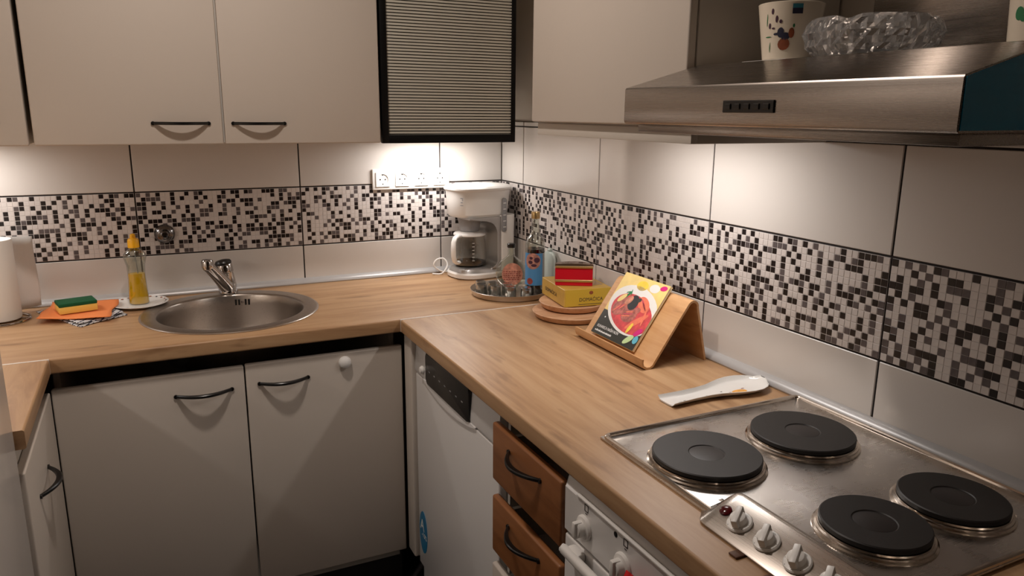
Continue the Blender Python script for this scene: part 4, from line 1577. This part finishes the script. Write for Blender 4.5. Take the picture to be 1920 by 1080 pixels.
for j in range(ny + 1):
    y = SY0 + (SY1 - SY0) * j / ny
    rings.append([(x, y, max(z, ZT + 0.0003)) for x, z in L_ + R_[::-1]])
g.loft(rings)
g.build('plywood_sheet', M_beech, t)

# cookbook leaning on the stand; slope frame
pa, pb = Vector((-0.1865, 0, 0.9155)), Vector((-0.0920, 0, 1.0500))
sd_ = (pb - pa).normalized()
nrm = Vector((-sd_.z, 0, sd_.x))        # towards the reader (-x, +z)
BW, BH, BT = 0.196, 0.190, 0.007
o0 = Vector((-0.1895, -1.002, 0.9165)) + nrm * 0.0042
BF = frame(o0, (0, -1, 0), sd_)         # x to the reader's right, y up the slope, z to the reader
BFI = Matrix.Translation(o0).inverted()
t = thing('cookbook', 'cookbook with a seafood stew cover leaning on the book stand', 'book', o0)
g = G(); g.box(0.001, BW - 0.001, 0.001, BH - 0.001, 0.0006, BT - 0.0006, M=BF)
g.build('pages', M_pages, t, smooth=0)
g = G(); g.box(0, BW, 0, BH, BT - 0.0006, BT, M=BF); g.box(0, BW, 0, BH, 0, 0.0006, M=BF); g.box(0, 0.0006, 0, BH, 0, BT, M=BF)
cov = g.build('cover', M_covertop, t, smooth=0)
def onbook(h):
    return lambda u, v: BF @ Vector((u, v, BT + h))
def clipdisc(name, mat, u, v, ru, rv, h, rot=0.0, seg=36):
    g = G()
    c, s = math.cos(rot), math.sin(rot)
    fn = onbook(h)
    f = lambda a, b: fn(min(max(u + (a * c - b * s), 0.0006), BW - 0.0004), min(max(v + (a * s + b * c), 0.0006), BH - 0.0004))
    g.disc_uv(f, 0, 0, ru, rv, 4, seg)
    return g.build(name, mat, cov, smooth=0)
g = G(); g.rect_uv(onbook(0.0001), 0.0003, BW - 0.0003, 0.0003, 0.072, 1, 1)
g.build('cover_band', M_coverdark, cov, smooth=0)
clipdisc('picture_bowl', M_ceramic, 0.108, 0.096, 0.108, 0.066, 0.0002, -0.20)
clipdisc('picture_soup', M_soup, 0.112, 0.086, 0.094, 0.050, 0.0003, -0.20)
clipdisc('picture_stew', M_meat, 0.060, 0.096, 0.034, 0.026, 0.0004, 0.6)
clipdisc('picture_stew', M_meat, 0.108, 0.082, 0.030, 0.022, 0.0005, 0.2)
clipdisc('picture_shell', M_navy if False else plain('shell_print', (30, 30, 34), 0.4), 0.098, 0.116, 0.020, 0.022, 0.0006, 0.3)
clipdisc('picture_prawn', M_salmon, 0.140, 0.120, 0.030, 0.017, 0.0005, -0.5)
clipdisc('picture_prawn', M_salmon, 0.150, 0.072, 0.040, 0.009, 0.0006, 0.75)
clipdisc('picture_herb', M_green, 0.062, 0.132, 0.013, 0.004, 0.0006, 1.0)
clipdisc('picture_lemon', M_lemon, 0.095, 0.167, 0.023, 0.014, 0.0002, 0.0)
clipdisc('picture_garlic', M_ceramic, 0.145, 0.170, 0.020, 0.012, 0.0002, 0.0)
clipdisc('cover_petal', M_magenta, 0.177, 0.178, 0.013, 0.007, 0.0004, 0.2)
clipdisc('cover_petal', M_magenta, 0.178, 0.048, 0.016, 0.008, 0.0008, 0.8)
clipdisc('cover_petal', M_lemon, 0.139, 0.050, 0.006, 0.016, 0.0008, -0.25)
clipdisc('cover_petal', M_leaf, 0.158, 0.022, 0.020, 0.0085, 0.0008, 0.75)
clipdisc('cover_petal', M_cyan, 0.184, 0.028, 0.0095, 0.011, 0.0008, 0.0)
clipdisc('cover_dot', M_wht, 0.024, 0.052, 0.0025, 0.0022, 0.0006)
def book_text(body, u, v, size, xs=1.0):
    M = BF @ Matrix.Translation((u, v, BT + 0.0004))
    text_mesh('cover_lettering', body, size, M, M_wht, cov, align='LEFT', xs=xs)
book_text('KUHARICA NAŠIH NON', 0.012, 0.0235, 0.0115, 0.80)
g = G()
rr = random.Random(4)
u = 0.012
while u < 0.088:
    w = rr.uniform(0.002, 0.0045)
    g.rect_uv(onbook(0.0003), u, u + w, 0.0085, 0.0085 + rr.uniform(0.0035, 0.0055), 1, 1)
    u += w + rr.uniform(0.0008, 0.0016)
g.build('worn_subtitle', M_wht, cov, smooth=0)
for (u, v, ru, rv, rot, m) in ((0.048, 0.088, 0.016, 0.0022, 0.9, M_salmon), (0.057, 0.092, 0.016, 0.0022, 0.9, M_pink), (0.066, 0.097, 0.015, 0.0020, 0.9, M_salmon),
                               (0.098, 0.076, 0.018, 0.0018, 0.25, M_salmon), (0.102, 0.083, 0.020, 0.0018, 0.25, M_pink), (0.106, 0.090, 0.018, 0.0018, 0.25, M_salmon),
                               (0.078, 0.118, 0.016, 0.010, 0.9, M_lblpink), (0.128, 0.098, 0.014, 0.010, 0.5, M_meat), (0.116, 0.128, 0.008, 0.006, 0.3, M_coverdark),
                               (0.070, 0.140, 0.010, 0.0018, 1.9, M_green), (0.058, 0.139, 0.009, 0.0018, 0.4, M_green), (0.136, 0.124, 0.016, 0.0025, -0.6, M_pink), (0.146, 0.116, 0.016, 0.0025, -0.6, M_lblred),
                               (0.168, 0.086, 0.004, 0.022, 0.2, M_salmon), (0.045, 0.118, 0.018, 0.008, 0.8, M_covertop)):
    clipdisc('picture_detail', m, u, v, ru, rv, 0.00075, rot, 20)

# ------------------------------------------------------------------ spoon rest
SRO = Vector((-0.302, -1.474, ZT + 0.0006))
ax_ang = math.radians(1.0)
t = thing('spoon_rest', 'white porcelain spoon rest beside the hob', 'spoon rest', SRO, ax_ang)
stations = [(0.000, 0.0290), (0.020, 0.0275), (0.060, 0.0255), (0.100, 0.0260), (0.130, 0.0300), (0.155, 0.0380), (0.180, 0.0455), (0.205, 0.0495), (0.230, 0.0480), (0.250, 0.0405), (0.263, 0.0300), (0.2705, 0.0180), (0.2740, 0.0080)]
g = G()
rings = []
for i, (x, w) in enumerate(stations):
    e = 1.0 if i else 0.75
    endr = 0.0
    if i >= 9:
        endr = (x - 0.240) / 0.031
    fl = 0.0010 + 0.012 * max(0, endr) ** 2
    rz = 0.0110 + 0.0025 * math.sin(min(1, x / 0.2) * 1.5)
    ring = []
    secs = [(-1.0, rz), (-0.97, rz + 0.0005), (-0.94, rz - 0.0008), (-0.84, 0.0062), (-0.72, 0.0038), (-0.3, 0.0034), (0.3, 0.0034), (0.72, 0.0038), (0.84, 0.0062), (0.94, rz - 0.0008), (0.97, rz + 0.0005), (1.0, rz),
            (0.83, 0.0055), (0.62, 0.0012), (0.3, 0.0004), (-0.3, 0.0004), (-0.62, 0.0012), (-0.83, 0.0055)]
    for s, z in secs:
        ring.append((x, s * w, z + (fl - 0.001 if z < rz - 0.003 else 0)))
    rings.append(ring)
g.loft(rings)
g.build('dish', M_ceramic, t, **W)
def fl(h):
    return lambda u, v: (u, v, 0.0036 + h)
g = G(); g.disc_uv(fl(0.0005), 0.186, -0.020, 0.020, 0.010, 3, 18)
for v in g.bm.verts:
    v.co.z += 0.0012
g.build('fish_motif', plain('orange_print', (232, 166, 70), 0.3, var=0.2, vscale=60), t, smooth=0, **W)
for (u, v, ru, rv) in ((0.164, -0.016, 0.004, 0.003), (0.030, -0.012, 0.006, 0.0015), (0.042, -0.010, 0.004, 0.0018), (0.095, -0.010, 0.004, 0.0018), (0.104, -0.008, 0.003, 0.0016), (0.150, -0.002, 0.003, 0.001), (0.208, -0.006, 0.005, 0.0012)):
    g = G(); g.disc_uv(fl(0.0005), u, v, ru, rv, 2, 10)
    g.build('brown_motif', M_brown if u > 0.15 else M_ink, t, smooth=0, **W)

# ------------------------------------------------------------------ things on top of the hood
ZH = 1.5858
CX, CY = -0.262, -1.690
t = thing('coaster', 'thin white tile under the flower mug', 'coaster', (CX, CY, ZH))
g = G(); g.box(CX - 0.052, CX + 0.052, CY - 0.048, CY + 0.052, ZH + 0.0002, ZH + 0.0035, 0.001)
g.build('slab', M_ceramic, t)
ZM = ZH + 0.0037
t = thing('flower_mug', 'cream china mug painted with purple flowers standing on the hood', 'mug', (CX, CY, ZM))
def mug(t, cx, cy, z0, h, rb, rt, mat):
    g = G()
    g.lathe([(0, 0.0004), (rb - 0.002, 0.0004), (rb, 0.002), (rt, h - 0.001), (rt - 0.0012, h), (rt - 0.0030, h - 0.001), (rb - 0.0025, 0.005), (0, 0.004)], 48, Matrix.Translation((cx, cy, z0)))
    return g.build('cup', mat, t)
cup = mug(t, CX, CY, ZM, 0.0900, 0.0405, 0.0525, M_cream)
fdir = math.atan2(-0.985, -0.99)
def onmug(cx, cy, z0, h, rb, rt, a0, off=0.0005):
    def f(u, v):
        r = rb + (rt - rb) * v / h + off
        return (cx + r * math.cos(a0 + u / r), cy + r * math.sin(a0 + u / r), z0 + v)
    return f
F = onmug(CX, CY, ZM, 0.0900, 0.0405, 0.0525, fdir)
def dots(name, mat, lst, fn, parent):
    for (u, v, ru, rv) in lst:
        g = G(); g.disc_uv(fn, u, v, ru, rv, 2, 12)
        g.build(name, mat, parent, smooth=60)
dots('painted_flower', M_purple, [(-0.030, 0.075, 0.0022, 0.0045), (-0.022, 0.063, 0.0022, 0.0055), (-0.034, 0.053, 0.0022, 0.0045), (-0.015, 0.059, 0.0025, 0.003), (-0.027, 0.049, 0.003, 0.0015)], F, cup)
dots('painted_blossom', M_navy, [(-0.014, 0.042, 0.0055, 0.008), (-0.006, 0.036, 0.007, 0.006), (-0.020, 0.040, 0.006, 0.002)], F, cup)
dots('painted_pot', M_brown, [(-0.008, 0.024, 0.0095, 0.0095), (0.003, 0.041, 0.0045, 0.008)], F, cup)
dots('painted_stem', M_green, [(-0.040, 0.062, 0.0008, 0.010), (-0.036, 0.036, 0.006, 0.0009), (-0.032, 0.020, 0.0007, 0.008), (0.006, 0.052, 0.0016, 0.003)], F, cup)
g = G(); g.rect_uv(onmug(CX, CY, ZM, 0.0900, 0.0405, 0.0525, fdir, 0.0009), 0.002, 0.018, 0.070, 0.0785, 5, 1)
g.build('price_tag', M_navy, cup, smooth=60)
g = G(); g.rect_uv(onmug(CX, CY, ZM, 0.0900, 0.0405, 0.0525, fdir, 0.0009), 0.002, 0.018, 0.0785, 0.0850, 5, 1)
g.build('price_tag', plain('teal_print', (50, 130, 150), 0.5), cup, smooth=60)

AX, AY = -0.248, -1.842
t = thing('crystal_ashtray', 'heavy cut crystal bowl standing on the hood', 'bowl', (AX, AY, ZH))
NS = 72
def cut(i, k):
    w = [1.0, 1.0, 0.975, 1.0, 0.965, 1.0, 0.98, 1.0, 1, 1, 1, 1, 1, 1, 1][min(k, 14)]
    if k in (1, 3, 5, 7):
        return 1.0 if (i + (k // 2) % 2 * 2) % 4 == 0 else (0.955 if (i + (k // 2) % 2 * 2) % 4 == 2 else 0.978)
    if k in (2, 4, 6):
        return w * (1.0 if i % 2 else 0.965)
    return w
g = G()
g.lathe([(0, 0.0005), (0.078, 0.0005), (0.088, 0.008), (0.094, 0.016), (0.098, 0.025), (0.100, 0.034), (0.098, 0.043), (0.094, 0.051), (0.087, 0.0565), (0.080, 0.0570), (0.072, 0.0530), (0.064, 0.030), (0.056, 0.020), (0, 0.018)], NS,
        Matrix.Translation((AX, AY, ZH)), rad=cut)
for v in g.bm.verts:
    a = math.atan2(v.co.y - AY, v.co.x - AX)
    if v.co.z > ZH + 0.050:
        v.co.z -= 0.006 * max(0, math.cos(4 * (a - 0.3))) ** 6
g.build('bowl_glass', M_crystal, t, smooth=0)

DX, DY = -0.255, -2.098
t = thing('tall_mug', 'tall cream mug with brown and green painted picture at the hood end', 'mug', (DX, DY, ZH + 0.0002))
cup = mug(t, DX, DY, ZH + 0.0002, 0.115, 0.0400, 0.0460, M_cream)
F2 = onmug(DX, DY, ZH + 0.0002, 0.115, 0.0400, 0.0460, math.atan2(-0.60, -1.0))
dots('painted_figure', M_brown, [(-0.010, 0.045, 0.014, 0.022), (0.004, 0.030, 0.016, 0.012), (-0.004, 0.064, 0.009, 0.010)], F2, cup)
dots('painted_leaf', M_green, [(-0.034, 0.036, 0.006, 0.008), (-0.028, 0.030, 0.004, 0.004), (-0.036, 0.096, 0.012, 0.010), (-0.022, 0.104, 0.010, 0.007)], F2, cup)
dots('painted_line', M_ink, [(-0.033, 0.070, 0.0009, 0.006), (-0.029, 0.078, 0.004, 0.0008), (-0.024, 0.086, 0.0009, 0.004)], F2, cup)

# ------------------------------------------------------------------ lamps
LX, LY = -1.13, -1.18
t = thing('ceiling_lamp', 'round ceiling lamp in the middle of the kitchen', 'lamp', (LX, LY, ZC))
g = G(); g.lathe([(0, ZC - 0.0005), (0.11, ZC - 0.0005), (0.115, ZC - 0.012), (0.105, ZC - 0.022), (0, ZC - 0.022)], 40, Matrix.Translation((LX, LY, 0)))
g.build('base', M_plast, t)
g = G(); g.lathe([(0.055, ZC - 0.0225), (0.057, ZC - 0.035), (0.050, ZC - 0.050), (0.030, ZC - 0.060), (0, ZC - 0.063)], 32, Matrix.Translation((LX, LY, 0)))
g.build('diffuser', M_bulb, t)
ld = bpy.data.lights.new('ceiling_bulb_offscreen', 'AREA')
ld.shape = 'DISK'
ld.size = 0.11
ld.energy = LAMP_WATTS
ld.color = WARM
lo = bpy.data.objects.new('ceiling_bulb_offscreen', ld)
COL.objects.link(lo)
lo.parent = t
lo.location = (0, 0, -0.066)

def strip_lamp(name, label, c, length, along, watts, color, width=0.035, suffix=''):
    """slim under-cabinet lamp, light leaving downwards"""
    t = thing(name, label, 'lamp', c)
    hx, hy = (length / 2, width / 2) if along == 'x' else (width / 2, length / 2)
    g = G(); g.box(-hx - 0.012, hx + 0.012, -hy - 0.004, hy + 0.004, -0.010, -0.0003, 0.002)
    g.build('housing', M_plast, t, world=False)
    g = G(); g.box(-hx, hx, -hy, hy, -0.0125, -0.0102)
    g.build('diffuser', M_tube, t, world=False, smooth=0)
    a = bpy.data.lights.new(name + '_light' + suffix, 'AREA')
    a.shape = 'RECTANGLE'
    a.size, a.size_y = hx * 2, hy * 2
    a.energy = watts
    a.color = color
    ao = bpy.data.objects.new(name + '_light' + suffix, a)
    COL.objects.link(ao)
    ao.parent = t
    ao.location = (0, 0, -0.0135)
    return t
strip_lamp('strip_lamp', 'slim lamp under the glazed cabinet above the sockets', (-0.335, -0.13, ZU + 0.0036), 0.22, 'x', STRIP_BACK, NEUTRAL)
strip_lamp('strip_lamp', 'slim lamp under the cabinet beside the hood', (-0.20, -1.27, 1.4757), 0.36, 'y', STRIP_RIGHT, NEUTRAL)
strip_lamp('strip_lamp', 'slim lamp under the cabinet above the paper towel', (-1.78, -0.14, ZU + 0.0036), 0.26, 'x', STRIP_LEFT, NEUTRAL, suffix='_offscreen')

strip_lamp('strip_lamp', 'slim lamp under the cabinet on the left wall', (-2.0, -0.84, ZU + 0.0036), 0.34, 'y', STRIP_SIDE, NEUTRAL, suffix='_offscreen')
t = thing('wall_cabinet', 'cream wall cabinet hanging over the short worktop end', 'cabinet', (-1.96, -0.74, ZU))
g = G(); g.box(XL + 0.0005, -1.820, -1.066, -0.372, ZU + 0.004, ZTOP)
g.build('body', M_carc, t, smooth=0)
d = door_box(t, (-1.8195, -1.800, -1.066, -0.372, ZU, ZTOP), M_upper)
handle(d, (-1.800, -0.55, ZU + 0.058), (0, 1, 0), (1, 0, 0))
